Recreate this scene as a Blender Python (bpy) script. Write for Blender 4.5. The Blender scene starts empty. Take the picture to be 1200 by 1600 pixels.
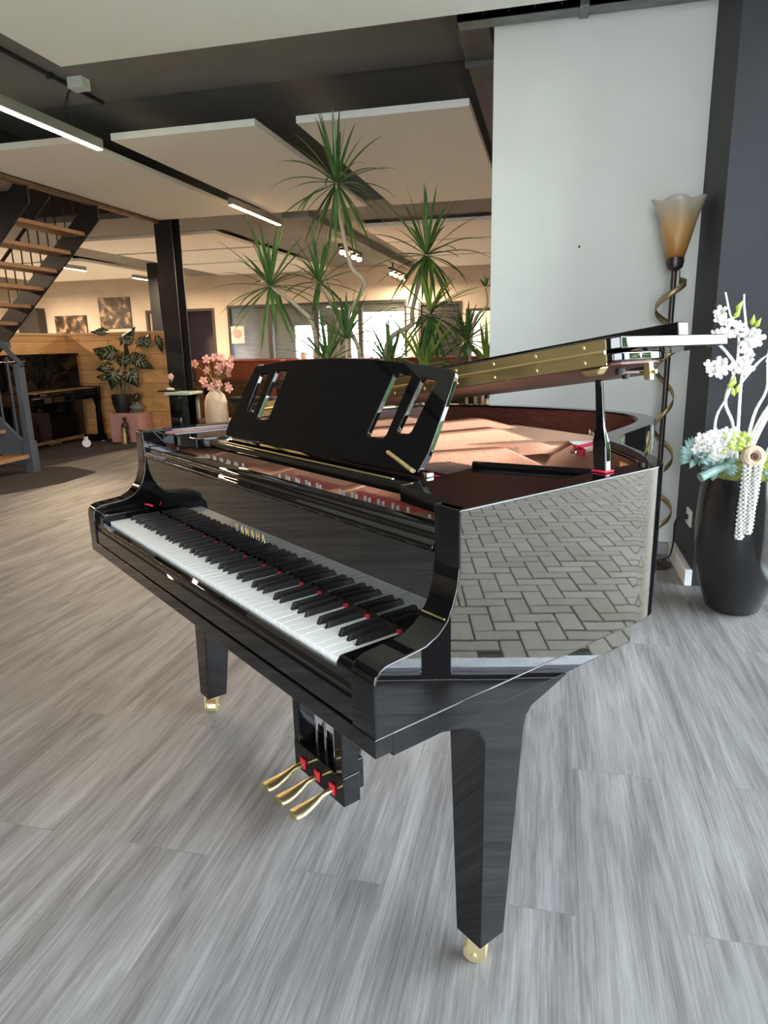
import bpy, bmesh, math, random
from mathutils import Vector, Matrix
random.seed(7)
C = bpy.context.scene
COL = C.collection
PI = math.pi
R = math.radians

# ------------------------------------------------------------------ camera, world, sun, exposure
cd = bpy.data.cameras.new('camera')
cam = bpy.data.objects.new('camera', cd); COL.objects.link(cam)
cd.sensor_fit = 'HORIZONTAL'; cd.sensor_width = 36.0; cd.lens = 1070.89 / 1200 * 36.0
cd.clip_start = 0.05; cd.clip_end = 200
cam.matrix_world = Matrix(((0.9728, -0.03447, 0.22908, 0.79941),
                           (0.23062, 0.23739, -0.94364, -1.32234),
                           (-0.02186, 0.9708, 0.23888, 1.24385),
                           (0, 0, 0, 1)))
C.camera = cam
C.view_settings.view_transform = 'Standard'
C.view_settings.look = 'None'
C.view_settings.gamma = 1
C.view_settings.use_curve_mapping = False
C.view_settings.exposure = 1.02

SKY = 12.0
w = bpy.data.worlds.new('sky'); C.world = w; w.use_nodes = True
nt = w.node_tree; nt.nodes.clear()
out = nt.nodes.new('ShaderNodeOutputWorld'); bg = nt.nodes.new('ShaderNodeBackground')
tc = nt.nodes.new('ShaderNodeTexCoord'); sx = nt.nodes.new('ShaderNodeSeparateXYZ'); cr = nt.nodes.new('ShaderNodeValToRGB')
nt.links.new(tc.outputs['Generated'], sx.inputs[0]); nt.links.new(sx.outputs['Z'], cr.inputs[0])
cr.color_ramp.elements[0].position = 0.0; cr.color_ramp.elements[0].color = (0.86, 0.88, 0.91, 1)
cr.color_ramp.elements[1].position = 0.7; cr.color_ramp.elements[1].color = (0.72, 0.85, 1.0, 1)
nt.links.new(cr.outputs[0], bg.inputs[0]); bg.inputs[1].default_value = SKY
nt.links.new(bg.outputs[0], out.inputs[0])

def portal(name, loc, rot, sx_, sy_):
    d = bpy.data.lights.new(name, 'AREA'); d.shape = 'RECTANGLE'; d.size = sx_; d.size_y = sy_
    d.cycles.is_portal = True
    o = bpy.data.objects.new(name, d); COL.objects.link(o); o.location = loc; o.rotation_euler = rot
portal('window_portal', (2.10, -1.36, 1.45), (0, R(90), 0), 3.0, 7.2)
portal('window_portal_front', (0.9, -5.06, 1.45), (R(90), 0, 0), 2.2, 2.9)

# ------------------------------------------------------------------ materials
def mat(name, col, rough=0.5, metal=0.0, ior=1.5, emit=None, es=0.0, trans=0.0, spec=0.5, sheen=0.0, alpha=1.0, coat=0.0, sss=0.0):
    m = bpy.data.materials.new(name); m.use_nodes = True
    b = m.node_tree.nodes['Principled BSDF']
    b.inputs['Base Color'].default_value = (*col, 1); b.inputs['Roughness'].default_value = rough
    b.inputs['Metallic'].default_value = metal; b.inputs['IOR'].default_value = ior
    b.inputs['Specular IOR Level'].default_value = spec
    b.inputs['Coat Weight'].default_value = coat; b.inputs['Coat Roughness'].default_value = 0.05
    if emit: b.inputs['Emission Color'].default_value = (*emit, 1); b.inputs['Emission Strength'].default_value = es
    b.inputs['Transmission Weight'].default_value = trans
    return m
def N(m, t): return m.node_tree.nodes.new(t)
def L(m, a, b): m.node_tree.links.new(a, b)
def bsdf(m): return m.node_tree.nodes['Principled BSDF']
def ramp(m, stops):
    r = N(m, 'ShaderNodeValToRGB'); e = r.color_ramp.elements
    e[0].position, e[0].color = stops[0][0], (*stops[0][1], 1)
    e[1].position, e[1].color = stops[-1][0], (*stops[-1][1], 1)
    for p, c in stops[1:-1]:
        k = e.new(p); k.color = (*c, 1)
    return r
def noise(m, scale, detail=4, rough=0.5, vec=None, stretch=None, coord='Object'):
    t = N(m, 'ShaderNodeTexCoord'); n = N(m, 'ShaderNodeTexNoise')
    n.inputs['Scale'].default_value = scale; n.inputs['Detail'].default_value = detail; n.inputs['Roughness'].default_value = rough
    src = t.outputs[coord] if vec is None else vec
    if stretch:
        mp = N(m, 'ShaderNodeMapping'); mp.inputs['Scale'].default_value = stretch
        L(m, src, mp.inputs[0]); src = mp.outputs[0]
    L(m, src, n.inputs['Vector']); return n
def noisy(name, c1, c2, scale, rough=0.5, stretch=None, bump=0.0, detail=5, lo=0.35, hi=0.65, **k):
    m = mat(name, c1, rough, **k); n = noise(m, scale, detail, stretch=stretch)
    r = ramp(m, [(lo, c1), (hi, c2)]); L(m, n.outputs[0], r.inputs[0]); L(m, r.outputs[0], bsdf(m).inputs['Base Color'])
    if bump:
        b = N(m, 'ShaderNodeBump'); b.inputs['Strength'].default_value = bump; b.inputs['Distance'].default_value = 0.004
        L(m, n.outputs[0], b.inputs['Height']); L(m, b.outputs[0], bsdf(m).inputs['Normal'])
    return m

M = {}
M['lacquer'] = mat('black_polished_lacquer', (0.0035, 0.0032, 0.0035), 0.012, ior=1.52)
M['fallboard'] = mat('mirror_polished_lacquer', (0.003, 0.003, 0.003), 0.008, ior=2.05)
M['satin_black'] = mat('satin_black_wood', (0.012, 0.012, 0.014), 0.35)
M['ivory'] = mat('white_key_plastic', (0.93, 0.93, 0.905), 0.2)
M['ebony'] = mat('matte_black_key', (0.012, 0.012, 0.013), 0.42)
M['brass'] = mat('polished_brass', (0.88, 0.74, 0.38), 0.36, metal=1.0)
M['brass_pale'] = mat('satin_brass', (0.78, 0.66, 0.38), 0.35, metal=0.9)
M['brass_lettering'] = mat('gold_inlay', (0.85, 0.66, 0.30), 0.35, metal=0.6)
M['plate'] = noisy('copper_painted_iron', (0.72, 0.33, 0.19), (0.78, 0.38, 0.225), 120, 0.4, metal=0.3, bump=0.05)
M['mahogany_in'] = noisy('reddish_brown_veneer', (0.10, 0.030, 0.022), (0.19, 0.065, 0.045), 30, 0.3, stretch=(1, 1, 9))
M['mahogany_lid'] = noisy('reddish_brown_lid_veneer', (0.075, 0.022, 0.016), (0.13, 0.045, 0.033), 22, 0.4, stretch=(1, 14, 1), spec=0.3)
M['soundboard'] = noisy('spruce_soundboard', (0.55, 0.36, 0.18), (0.68, 0.47, 0.26), 40, 0.35, stretch=(8, 1, 1))
M['steel'] = mat('bright_steel', (0.75, 0.76, 0.78), 0.22, metal=1.0)
M['string'] = mat('copper_wound_string', (0.42, 0.24, 0.15), 0.6, metal=0.3)
M['felt'] = noisy('red_felt', (0.55, 0.01, 0.03), (0.72, 0.03, 0.06), 300, 0.9)
M['white_felt'] = noisy('white_felt', (0.75, 0.72, 0.68), (0.85, 0.82, 0.78), 200, 0.95)
M['rubber'] = mat('black_rubber', (0.015, 0.015, 0.016), 0.6)
M['white_plastic'] = mat('white_plastic', (0.75, 0.76, 0.75), 0.4)
M['black_metal'] = mat('black_painted_steel', (0.012, 0.012, 0.014), 0.38)
M['blue_steel'] = mat('blue_grey_painted_steel', (0.055, 0.07, 0.09), 0.4)
M['grey_metal'] = noisy('galvanised_steel', (0.18, 0.19, 0.185), (0.26, 0.27, 0.265), 12, 0.45, metal=0.4)
M['ceiling'] = noisy('dark_grey_ceiling_paint', (0.21, 0.21, 0.205), (0.235, 0.235, 0.23), 3, 0.75)
M['panel'] = noisy('white_acoustic_felt', (0.86, 0.86, 0.82), (0.91, 0.91, 0.87), 90, 0.95, bump=0.15)
M['white_wall'] = noisy('white_plaster', (0.57, 0.585, 0.55), (0.60, 0.61, 0.58), 2.5, 0.8, bump=0.04)
M['dark_wall'] = noisy('anthracite_paint', (0.026, 0.027, 0.033), (0.032, 0.033, 0.040), 3, 0.6, spec=0.25)
M['cream_wall'] = noisy('cream_plaster', (0.60, 0.52, 0.42), (0.66, 0.58, 0.48), 2, 0.85)
M['lilac'] = mat('lilac_paint', (0.50, 0.42, 0.50), 0.8)
M['frame_dark'] = mat('dark_aluminium_frame', (0.02, 0.02, 0.022), 0.35)
M['blind'] = mat('aluminium_blind', (0.62, 0.60, 0.56), 0.4)
M['carpet'] = noisy('dark_brown_mat', (0.020, 0.018, 0.017), (0.035, 0.031, 0.029), 260, 0.95, bump=0.4)
M['leaf'] = noisy('dracaena_leaf', (0.030, 0.085, 0.022), (0.11, 0.21, 0.045), 6, 0.38)
M['leaf_light'] = noisy('young_dracaena_leaf', (0.12, 0.24, 0.03), (0.30, 0.42, 0.06), 5, 0.4)
M['stem'] = noisy('pale_cane_bark', (0.38, 0.30, 0.20), (0.55, 0.46, 0.34), 50, 0.7, stretch=(1, 1, 4), bump=0.3)
M['dark_leaf'] = noisy('alocasia_leaf', (0.012, 0.022, 0.012), (0.03, 0.045, 0.022), 20, 0.35)
M['vein'] = mat('alocasia_leaf_vein', (0.42, 0.45, 0.32), 0.5)
M['green_stem'] = mat('green_leaf_stalk', (0.22, 0.22, 0.09), 0.5)
M['pot_black'] = mat('matte_black_pot', (0.015, 0.016, 0.017), 0.45)
M['soil'] = noisy('potting_soil', (0.02, 0.013, 0.008), (0.05, 0.035, 0.02), 60, 0.95)
M['pink_paint'] = noisy('dusty_pink_paint', (0.50, 0.25, 0.22), (0.56, 0.30, 0.27), 8, 0.6)
M['pink_petal'] = noisy('pink_petal', (0.80, 0.42, 0.45), (0.90, 0.62, 0.62), 14, 0.6)
M['cream_pot'] = noisy('cream_stoneware', (0.50, 0.46, 0.40), (0.60, 0.56, 0.49), 20, 0.7, bump=0.2)
M['white_petal'] = noisy('white_petal', (0.82, 0.80, 0.74), (0.92, 0.90, 0.86), 20, 0.55)
M['birch'] = noisy('whitewashed_twig', (0.72, 0.71, 0.68), (0.86, 0.85, 0.83), 60, 0.7, bump=0.2)
M['lime'] = noisy('lime_green_leaf', (0.34, 0.45, 0.05), (0.50, 0.60, 0.12), 15, 0.5)
M['sage'] = noisy('blue_green_leaf', (0.13, 0.22, 0.20), (0.22, 0.33, 0.31), 15, 0.55)
M['moss'] = noisy('moss', (0.10, 0.14, 0.03), (0.22, 0.27, 0.08), 70, 0.95, bump=0.8)
M['seed_pod'] = noisy('dried_seed_pod', (0.42, 0.30, 0.20), (0.60, 0.46, 0.34), 40, 0.8, bump=0.5)
M['pod_dark'] = mat('seed_pod_hollow', (0.16, 0.08, 0.05), 0.9)
M['amaranth'] = noisy('pale_grey_tassel', (0.55, 0.55, 0.52), (0.75, 0.75, 0.72), 90, 0.85)
M['vase_black'] = noisy('black_glazed_vase', (0.010, 0.010, 0.011), (0.014, 0.014, 0.015), 5, 0.16)
M['lamp_brown'] = mat('dark_bronze_lamp_stem', (0.035, 0.022, 0.022), 0.35, metal=0.3)
M['ribbon'] = mat('antique_gold_ribbon', (0.30, 0.23, 0.11), 0.4, metal=0.7)
M['bronze'] = noisy('bronze_figure', (0.02, 0.018, 0.014), (0.05, 0.045, 0.03), 20, 0.35, metal=0.4)
M['gold_cloth'] = mat('gilded_robe', (0.45, 0.28, 0.08), 0.4, metal=0.4)
M['oak_tread'] = noisy('oak_tread', (0.26, 0.13, 0.06), (0.36, 0.19, 0.09), 12, 0.5, stretch=(8, 1, 1))
M['paper_pink'] = mat('pink_poster', (0.75, 0.35, 0.33), 0.7)
M['red_wood'] = noisy('polished_mahogany', (0.085, 0.018, 0.014), (0.14, 0.030, 0.022), 10, 0.2, stretch=(1, 1, 6))
M['orange_box'] = mat('orange_card', (0.75, 0.36, 0.10), 0.6)
M['screen'] = mat('dark_screen', (0.02, 0.022, 0.028), 0.15)
M['led_warm'] = mat('warm_led', (1, 0.8, 0.55), 0.5, emit=(1.0, 0.62, 0.30), es=26)
M['red_led'] = mat('red_neon', (0.6, 0.02, 0.02), 0.5, emit=(1.0, 0.05, 0.03), es=4)
M['grass'] = noisy('grass', (0.06, 0.13, 0.02), (0.13, 0.24, 0.045), 30, 0.9)
M['hedge'] = noisy('hedge_leaves', (0.02, 0.06, 0.012), (0.07, 0.14, 0.03), 5, 0.8, bump=0.6)
M['kerb'] = noisy('pale_concrete', (0.55, 0.55, 0.53), (0.66, 0.66, 0.63), 20, 0.8)

def glassy(name, col, mixfac=0.12, tint=1.0):
    m = bpy.data.materials.new(name); m.use_nodes = True; t = m.node_tree; t.nodes.clear()
    o = t.nodes.new('ShaderNodeOutputMaterial'); mx = t.nodes.new('ShaderNodeMixShader')
    tr = t.nodes.new('ShaderNodeBsdfTransparent'); gl = t.nodes.new('ShaderNodeBsdfGlossy'); fr = t.nodes.new('ShaderNodeFresnel')
    tr.inputs[0].default_value = (*col, 1); gl.inputs['Roughness'].default_value = 0.02; fr.inputs[0].default_value = 1.45
    t.links.new(fr.outputs[0], mx.inputs[0]); t.links.new(tr.outputs[0], mx.inputs[1]); t.links.new(gl.outputs[0], mx.inputs[2])
    t.links.new(mx.outputs[0], o.inputs[0]); return m
M['pane'] = glassy('window_glass', (0.95, 0.96, 0.96))
M['green_glass'] = glassy('pale_green_glass', (0.86, 0.93, 0.91))
M['shade_glass'] = None
def shade_mat():
    m = mat('amber_frosted_glass', (0.75, 0.62, 0.42), 0.3)
    t = N(m, 'ShaderNodeTexCoord'); s = N(m, 'ShaderNodeSeparateXYZ'); L(m, t.outputs['Object'], s.inputs[0])
    mr = N(m, 'ShaderNodeMapRange'); mr.inputs[1].default_value = 0.0; mr.inputs[2].default_value = 0.27
    L(m, s.outputs['Z'], mr.inputs[0])
    r = ramp(m, [(0.0, (0.40, 0.17, 0.03)), (0.5, (0.62, 0.36, 0.14)), (0.8, (0.55, 0.45, 0.32)), (1.0, (0.52, 0.50, 0.45))])
    L(m, mr.outputs[0], r.inputs[0]); L(m, r.outputs[0], bsdf(m).inputs['Base Color'])
    bsdf(m).inputs['Transmission Weight'].default_value = 0.35
    return m
M['shade_glass'] = shade_mat()

def floor_mat():
    m = mat('grey_oak_planks', (0.2, 0.2, 0.2), 0.45)
    t = N(m, 'ShaderNodeTexCoord')
    mp = N(m, 'ShaderNodeMapping'); mp.inputs['Rotation'].default_value = (0, 0, R(90))
    L(m, t.outputs['Object'], mp.inputs[0])
    br = N(m, 'ShaderNodeTexBrick'); br.inputs['Scale'].default_value = 1.0
    br.inputs['Brick Width'].default_value = 1.5; br.inputs['Row Height'].default_value = 0.225
    br.inputs['Mortar Size'].default_value = 0.0011; br.inputs['Mortar Smooth'].default_value = 0.2; br.offset = 0.37
    br.inputs['Color1'].default_value = (0, 0, 0, 1); br.inputs['Color2'].default_value = (1, 1, 1, 1); br.inputs['Mortar'].default_value = (0.5, 0.5, 0.5, 1)
    L(m, mp.outputs[0], br.inputs['Vector'])
    # per-plank offset of the grain
    sc = N(m, 'ShaderNodeVectorMath'); sc.operation = 'SCALE'; sc.inputs['Scale'].default_value = 13.0
    L(m, br.outputs['Color'], sc.inputs[0])
    ad = N(m, 'ShaderNodeVectorMath'); ad.operation = 'ADD'; L(m, t.outputs['Object'], ad.inputs[0]); L(m, sc.outputs[0], ad.inputs[1])
    broad = noise(m, 1.0, 5, 0.62, vec=ad.outputs[0], stretch=(11.0, 1.0, 1))
    broad.inputs['Distortion'].default_value = 0.9
    fine = noise(m, 1.0, 5, 0.75, vec=ad.outputs[0], stretch=(230, 5.0, 1))
    fine.inputs['Distortion'].default_value = 0.25
    mid = noise(m, 1.0, 5, 0.6, vec=ad.outputs[0], stretch=(38, 1.6, 1)); mid.inputs['Distortion'].default_value = 0.9
    mx = N(m, 'ShaderNodeMath'); mx.operation = 'MULTIPLY_ADD'; mx.inputs[1].default_value = 0.62
    L(m, fine.outputs[0], mx.inputs[0])
    m2 = N(m, 'ShaderNodeMath'); m2.operation = 'MULTIPLY_ADD'; m2.inputs[1].default_value = 0.72; m2.inputs[2].default_value = -0.34
    L(m, broad.outputs[0], m2.inputs[0])
    m3 = N(m, 'ShaderNodeMath'); m3.operation = 'MULTIPLY_ADD'; m3.inputs[1].default_value = 0.32
    L(m, mid.outputs[0], m3.inputs[0]); L(m, m2.outputs[0], m3.inputs[2])
    L(m, m3.outputs[0], mx.inputs[2])
    r = ramp(m, [(0.24, (0.068, 0.065, 0.063)), (0.40, (0.145, 0.140, 0.136)), (0.52, (0.212, 0.207, 0.203)), (0.70, (0.32, 0.315, 0.31))])
    L(m, mx.outputs[0], r.inputs[0])
    mm = N(m, 'ShaderNodeMixRGB'); mm.blend_type = 'MULTIPLY'; mm.inputs[0].default_value = 1.0
    L(m, r.outputs[0], mm.inputs[1])
    inv = ramp(m, [(0.0, (1, 1, 1)), (1.0, (0.85, 0.85, 0.85))]); L(m, br.outputs['Fac'], inv.inputs[0])
    L(m, inv.outputs[0], mm.inputs[2])
    # plank to plank tone
    tone = ramp(m, [(0.0, (0.94, 0.94, 0.945)), (1.0, (1.04, 1.03, 1.02))])
    L(m, br.outputs['Color'], tone.inputs[0])
    m4 = N(m, 'ShaderNodeMixRGB'); m4.blend_type = 'MULTIPLY'; m4.inputs[0].default_value = 1.0
    L(m, mm.outputs[0], m4.inputs[1]); L(m, tone.outputs[0], m4.inputs[2])
    L(m, m4.outputs[0], bsdf(m).inputs['Base Color'])
    rr = ramp(m, [(0.3, (0.58,) * 3), (0.7, (0.46,) * 3)]); L(m, mx.outputs[0], rr.inputs[0]); L(m, rr.outputs[0], bsdf(m).inputs['Roughness'])
    bp = N(m, 'ShaderNodeBump'); bp.inputs['Strength'].default_value = 0.35; bp.inputs['Distance'].default_value = 0.002
    L(m, mx.outputs[0], bp.inputs['Height']); L(m, bp.outputs[0], bsdf(m).inputs['Normal'])
    return m
M['floor'] = floor_mat()

def pine_mat():
    m = mat('knotty_pine', (0.6, 0.35, 0.15), 0.5)
    t = N(m, 'ShaderNodeTexCoord')
    sp = N(m, 'ShaderNodeSeparateXYZ'); L(m, t.outputs['Object'], sp.inputs[0])
    add = N(m, 'ShaderNodeMath'); add.operation = 'ADD'; L(m, sp.outputs['X'], add.inputs[0]); L(m, sp.outputs['Y'], add.inputs[1])
    cb = N(m, 'ShaderNodeCombineXYZ'); L(m, add.outputs[0], cb.inputs['X']); L(m, sp.outputs['Z'], cb.inputs['Y'])
    br = N(m, 'ShaderNodeTexBrick'); br.inputs['Scale'].default_value = 1.0; br.inputs['Brick Width'].default_value = 5.0
    br.inputs['Row Height'].default_value = 0.195; br.inputs['Mortar Size'].default_value = 0.003
    br.inputs['Color1'].default_value = (0.68, 0.38, 0.16, 1); br.inputs['Color2'].default_value = (0.76, 0.44, 0.19, 1); br.inputs['Mortar'].default_value = (0.22, 0.10, 0.04, 1)
    L(m, cb.outputs[0], br.inputs['Vector'])
    g = noise(m, 1.0, 5, 0.6, vec=cb.outputs[0], stretch=(2.5, 30, 1)); g.inputs['Distortion'].default_value = 0.8
    gr = ramp(m, [(0.35, (0.82, 0.78, 0.74)), (0.65, (1.08, 1.05, 1.0))]); L(m, g.outputs[0], gr.inputs[0])
    vo = N(m, 'ShaderNodeTexVoronoi'); vo.inputs['Scale'].default_value = 4.2; L(m, cb.outputs[0], vo.inputs['Vector'])
    kr = ramp(m, [(0.03, (0.28, 0.16, 0.09)), (0.085, (1, 1, 1))]); L(m, vo.outputs['Distance'], kr.inputs[0])
    a = N(m, 'ShaderNodeMixRGB'); a.blend_type = 'MULTIPLY'; a.inputs[0].default_value = 1; L(m, br.outputs[0], a.inputs[1]); L(m, gr.outputs[0], a.inputs[2])
    b = N(m, 'ShaderNodeMixRGB'); b.blend_type = 'MULTIPLY'; b.inputs[0].default_value = 1; L(m, a.outputs[0], b.inputs[1]); L(m, kr.outputs[0], b.inputs[2])
    L(m, b.outputs[0], bsdf(m).inputs['Base Color']); return m
M['pine'] = pine_mat()

def paver_mat():
    m = mat('concrete_pavers', (0.2, 0.19, 0.17), 0.9)
    g = N(m, 'ShaderNodeNewGeometry'); n = noise(m, 60, 6, 0.7); n2 = noise(m, 1.2, 4)
    r = ramp(m, [(0.0, (0.29, 0.245, 0.185)), (1.0, (0.36, 0.31, 0.24))]); L(m, g.outputs['Random Per Island'], r.inputs[0])
    r2 = ramp(m, [(0.3, (0.6, 0.6, 0.6)), (0.7, (1.2, 1.2, 1.2))]); L(m, n.outputs[0], r2.inputs[0])
    r3 = ramp(m, [(0.5, (1, 1, 1)), (0.75, (0.85, 0.90, 0.65))]); L(m, n2.outputs[0], r3.inputs[0])
    a = N(m, 'ShaderNodeMixRGB'); a.blend_type = 'MULTIPLY'; a.inputs[0].default_value = 1; L(m, r.outputs[0], a.inputs[1]); L(m, r2.outputs[0], a.inputs[2])
    b = N(m, 'ShaderNodeMixRGB'); b.blend_type = 'MULTIPLY'; b.inputs[0].default_value = 1; L(m, a.outputs[0], b.inputs[1]); L(m, r3.outputs[0], b.inputs[2])
    L(m, b.outputs[0], bsdf(m).inputs['Base Color']); return m
M['paver'] = paver_mat()
M['joint'] = noisy('joint_sand', (0.03, 0.03, 0.02), (0.07, 0.075, 0.04), 30, 0.95)

# ------------------------------------------------------------------ mesh helpers
class MB:
    def __init__(s): s.v = []; s.f = []
    def add(s, vs, fs):
        k = len(s.v); s.v += [tuple(v) for v in vs]; s.f += [tuple(k + i for i in f) for f in fs]; return s
    def box(s, x0, x1, y0, y1, z0, z1, mtx=None):
        vs = [Vector((x, y, z)) for z in (z0, z1) for y in (y0, y1) for x in (x0, x1)]
        if mtx: vs = [mtx @ v for v in vs]
        return s.add(vs, [(0, 2, 3, 1), (4, 5, 7, 6), (0, 1, 5, 4), (2, 6, 7, 3), (0, 4, 6, 2), (1, 3, 7, 5)])
    def prism(s, poly, a, b, axis='z', mtx=None):
        # polygon (u,v): axis z -> (x,y); axis x -> (y,z); axis y -> (x,z)
        def P(u, v, t): return Vector((u, v, t)) if axis == 'z' else (Vector((t, u, v)) if axis == 'x' else Vector((u, t, v)))
        n = len(poly); vs = [P(u, v, a) for u, v in poly] + [P(u, v, b) for u, v in poly]
        if mtx: vs = [mtx @ v for v in vs]
        fs = [tuple(range(n))[::-1], tuple(range(n, 2 * n))] + [(i, (i + 1) % n, n + (i + 1) % n, n + i) for i in range(n)]
        return s.add(vs, fs)
    def lathe(s, prof, c=(0, 0, 0), seg=32, mtx=None, cap=True):
        vs = []; n = len(prof)
        for i in range(seg):
            a = 2 * PI * i / seg
            for r, z in prof: vs.append(Vector((r * math.cos(a), r * math.sin(a), z)))
        if mtx: vs = [mtx @ v for v in vs]
        vs = [v + Vector(c) for v in vs]
        fs = []
        for i in range(seg):
            j = (i + 1) % seg
            for k in range(n - 1): fs.append((i * n + k, j * n + k, j * n + k + 1, i * n + k + 1))
        if cap:
            fs.append(tuple(i * n for i in range(seg))[::-1]); fs.append(tuple(i * n + n - 1 for i in range(seg)))
        return s.add(vs, fs)
    def tube(s, pts, rad, seg=8, closed=False):
        pts = [Vector(p) for p in pts]; n = len(pts)
        if not hasattr(rad, '__len__'): rad = [rad] * n
        t = (pts[1] - pts[0]).normalized(); ref = Vector((0, 0, 1)) if abs(t.z) < 0.9 else Vector((1, 0, 0))
        u = t.cross(ref).normalized(); vs = []
        for i, p in enumerate(pts):
            t = (pts[min(i + 1, n - 1)] - pts[max(i - 1, 0)]).normalized()
            u = (u - t * u.dot(t)).normalized(); w_ = t.cross(u)
            for k in range(seg):
                a = 2 * PI * k / seg; vs.append(p + rad[i] * (math.cos(a) * u + math.sin(a) * w_))
        fs = [(i * seg + k, i * seg + (k + 1) % seg, (i + 1) * seg + (k + 1) % seg, (i + 1) * seg + k) for i in range(n - 1) for k in range(seg)]
        fs += [tuple(range(seg))[::-1], tuple((n - 1) * seg + k for k in range(seg))]
        return s.add(vs, fs)
    def ball(s, c, r, sc=(1, 1, 1), seg=12, rings=8, mtx=None):
        vs = [Vector((0, 0, -1))]
        for j in range(1, rings):
            ph = -PI / 2 + PI * j / rings
            for i in range(seg):
                a = 2 * PI * i / seg; vs.append(Vector((math.cos(ph) * math.cos(a), math.cos(ph) * math.sin(a), math.sin(ph))))
        vs.append(Vector((0, 0, 1)))
        vs = [Vector((v.x * sc[0] * r, v.y * sc[1] * r, v.z * sc[2] * r)) for v in vs]
        if mtx: vs = [mtx @ v for v in vs]
        vs = [v + Vector(c) for v in vs]; fs = []
        for i in range(seg): fs.append((0, 1 + (i + 1) % seg, 1 + i))
        for j in range(rings - 2):
            for i in range(seg):
                a = 1 + j * seg + i; b = 1 + j * seg + (i + 1) % seg; fs.append((a, b, b + seg, a + seg))
        e = len(vs) - 1
        for i in range(seg): fs.append((e, 1 + (rings - 2) * seg + i, 1 + (rings - 2) * seg + (i + 1) % seg))
        return s.add(vs, fs)
    def build(s, name, m, parent=None, bevel=0.0, seg=2, smooth=35, loc=None, kind=None, label=None):
        me = bpy.data.meshes.new(name); me.from_pydata(s.v, [], s.f); me.update()
        bm = bmesh.new(); bm.from_mesh(me); bmesh.ops.recalc_face_normals(bm, faces=bm.faces); bm.to_mesh(me); bm.free()
        if smooth:
            me.polygons.foreach_set('use_smooth', [True] * len(me.polygons)); me.set_sharp_from_angle(angle=R(smooth))
        me.materials.append(M[m] if isinstance(m, str) else m)
        o = bpy.data.objects.new(name, me); COL.objects.link(o)
        if parent: o.parent = parent
        if loc: o.location = loc
        if kind: o['kind'] = kind
        if label: o['label'] = label
        if bevel:
            b = o.modifiers.new('bevel', 'BEVEL'); b.width = bevel; b.segments = seg; b.limit_method = 'ANGLE'; b.angle_limit = R(35); b.harden_normals = True
        return o
def tag(o, label, cat, group=None):
    o['label'] = label; o['category'] = cat
    if group: o['group'] = group
    return o
def thing(name, label, cat, loc=(0, 0, 0), rz=0.0, group=None):
    o = bpy.data.objects.new(name, None); COL.objects.link(o); o.location = loc; o.rotation_euler = (0, 0, rz)
    o.empty_display_size = 0.1
    return tag(o, label, cat, group)
def struct(mb, name, m, bevel=0.0, smooth=35):
    return mb.build(name, m, bevel=bevel, kind='structure', smooth=smooth)
def copy_tree(o, parent=None, group=None):
    c = o.copy(); COL.objects.link(c)
    if parent: c.parent = parent
    for ch in list(o.children): copy_tree(ch, c)
    return c
def arc(cx, cy, r, a0, a1, n): return [(cx + r * math.cos(R(a0 + (a1 - a0) * i / n)), cy + r * math.sin(R(a0 + (a1 - a0) * i / n))) for i in range(n + 1)]
def smooth_path(pts, n=6):
    P = [Vector(p) for p in pts]; out_ = []
    for i in range(len(P) - 1):
        p0 = P[max(i - 1, 0)]; p1 = P[i]; p2 = P[i + 1]; p3 = P[min(i + 2, len(P) - 1)]
        for k in range(n):
            t = k / n
            out_.append(0.5 * ((2 * p1) + (-p0 + p2) * t + (2 * p0 - 5 * p1 + 4 * p2 - p3) * t * t + (-p0 + 3 * p1 - 3 * p2 + p3) * t ** 3))
    out_.append(P[-1]); return out_

# ------------------------------------------------------------------ the room
struct(MB().box(-13, 2.04, -5, 18, -0.1, 0), 'floor', 'floor', smooth=0)
struct(MB().box(-4.02, 2.2, -5, 3.92, 3.10, 3.3).box(-13, -4.02, -5, 3.5, 3.10, 3.3).box(-4.02, 2.2, 3.92, 7.1, 3.16, 3.3)
       .box(-13, 2.2, 7.1, 18, 3.16, 3.3).box(-13, -6.6, 3.5, 7.1, 3.16, 3.3), 'ceiling', 'ceiling', smooth=0)
# the stairwell above the stairs, its dark void and its timber fascia
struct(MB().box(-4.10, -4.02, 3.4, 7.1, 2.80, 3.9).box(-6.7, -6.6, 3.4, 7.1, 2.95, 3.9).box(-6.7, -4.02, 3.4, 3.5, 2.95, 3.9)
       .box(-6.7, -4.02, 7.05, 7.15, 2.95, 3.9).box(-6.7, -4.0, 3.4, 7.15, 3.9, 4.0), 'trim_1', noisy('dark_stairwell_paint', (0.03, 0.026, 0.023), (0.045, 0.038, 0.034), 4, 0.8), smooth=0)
struct(MB().box(-4.125, -4.055, 3.5, 7.05, 2.765, 2.83), 'trim_2', noisy('brown_edge_board', (0.16, 0.09, 0.05), (0.24, 0.14, 0.08), 8, 0.6), smooth=0)
# downstand beams across and along the room
struct(MB().box(-13, 2.0, 7.12, 8.35, 2.88, 3.2).box(-3.95, -1.85, 8.35, 14.4, 2.92, 3.2).box(-7.6, -6.7, 8.35, 14.4, 2.9, 3.2)
       .box(-2.55, -2.2, 7.4, 14.4, 2.80, 3.0), 'trim_3', 'ceiling', bevel=0.004)
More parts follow.
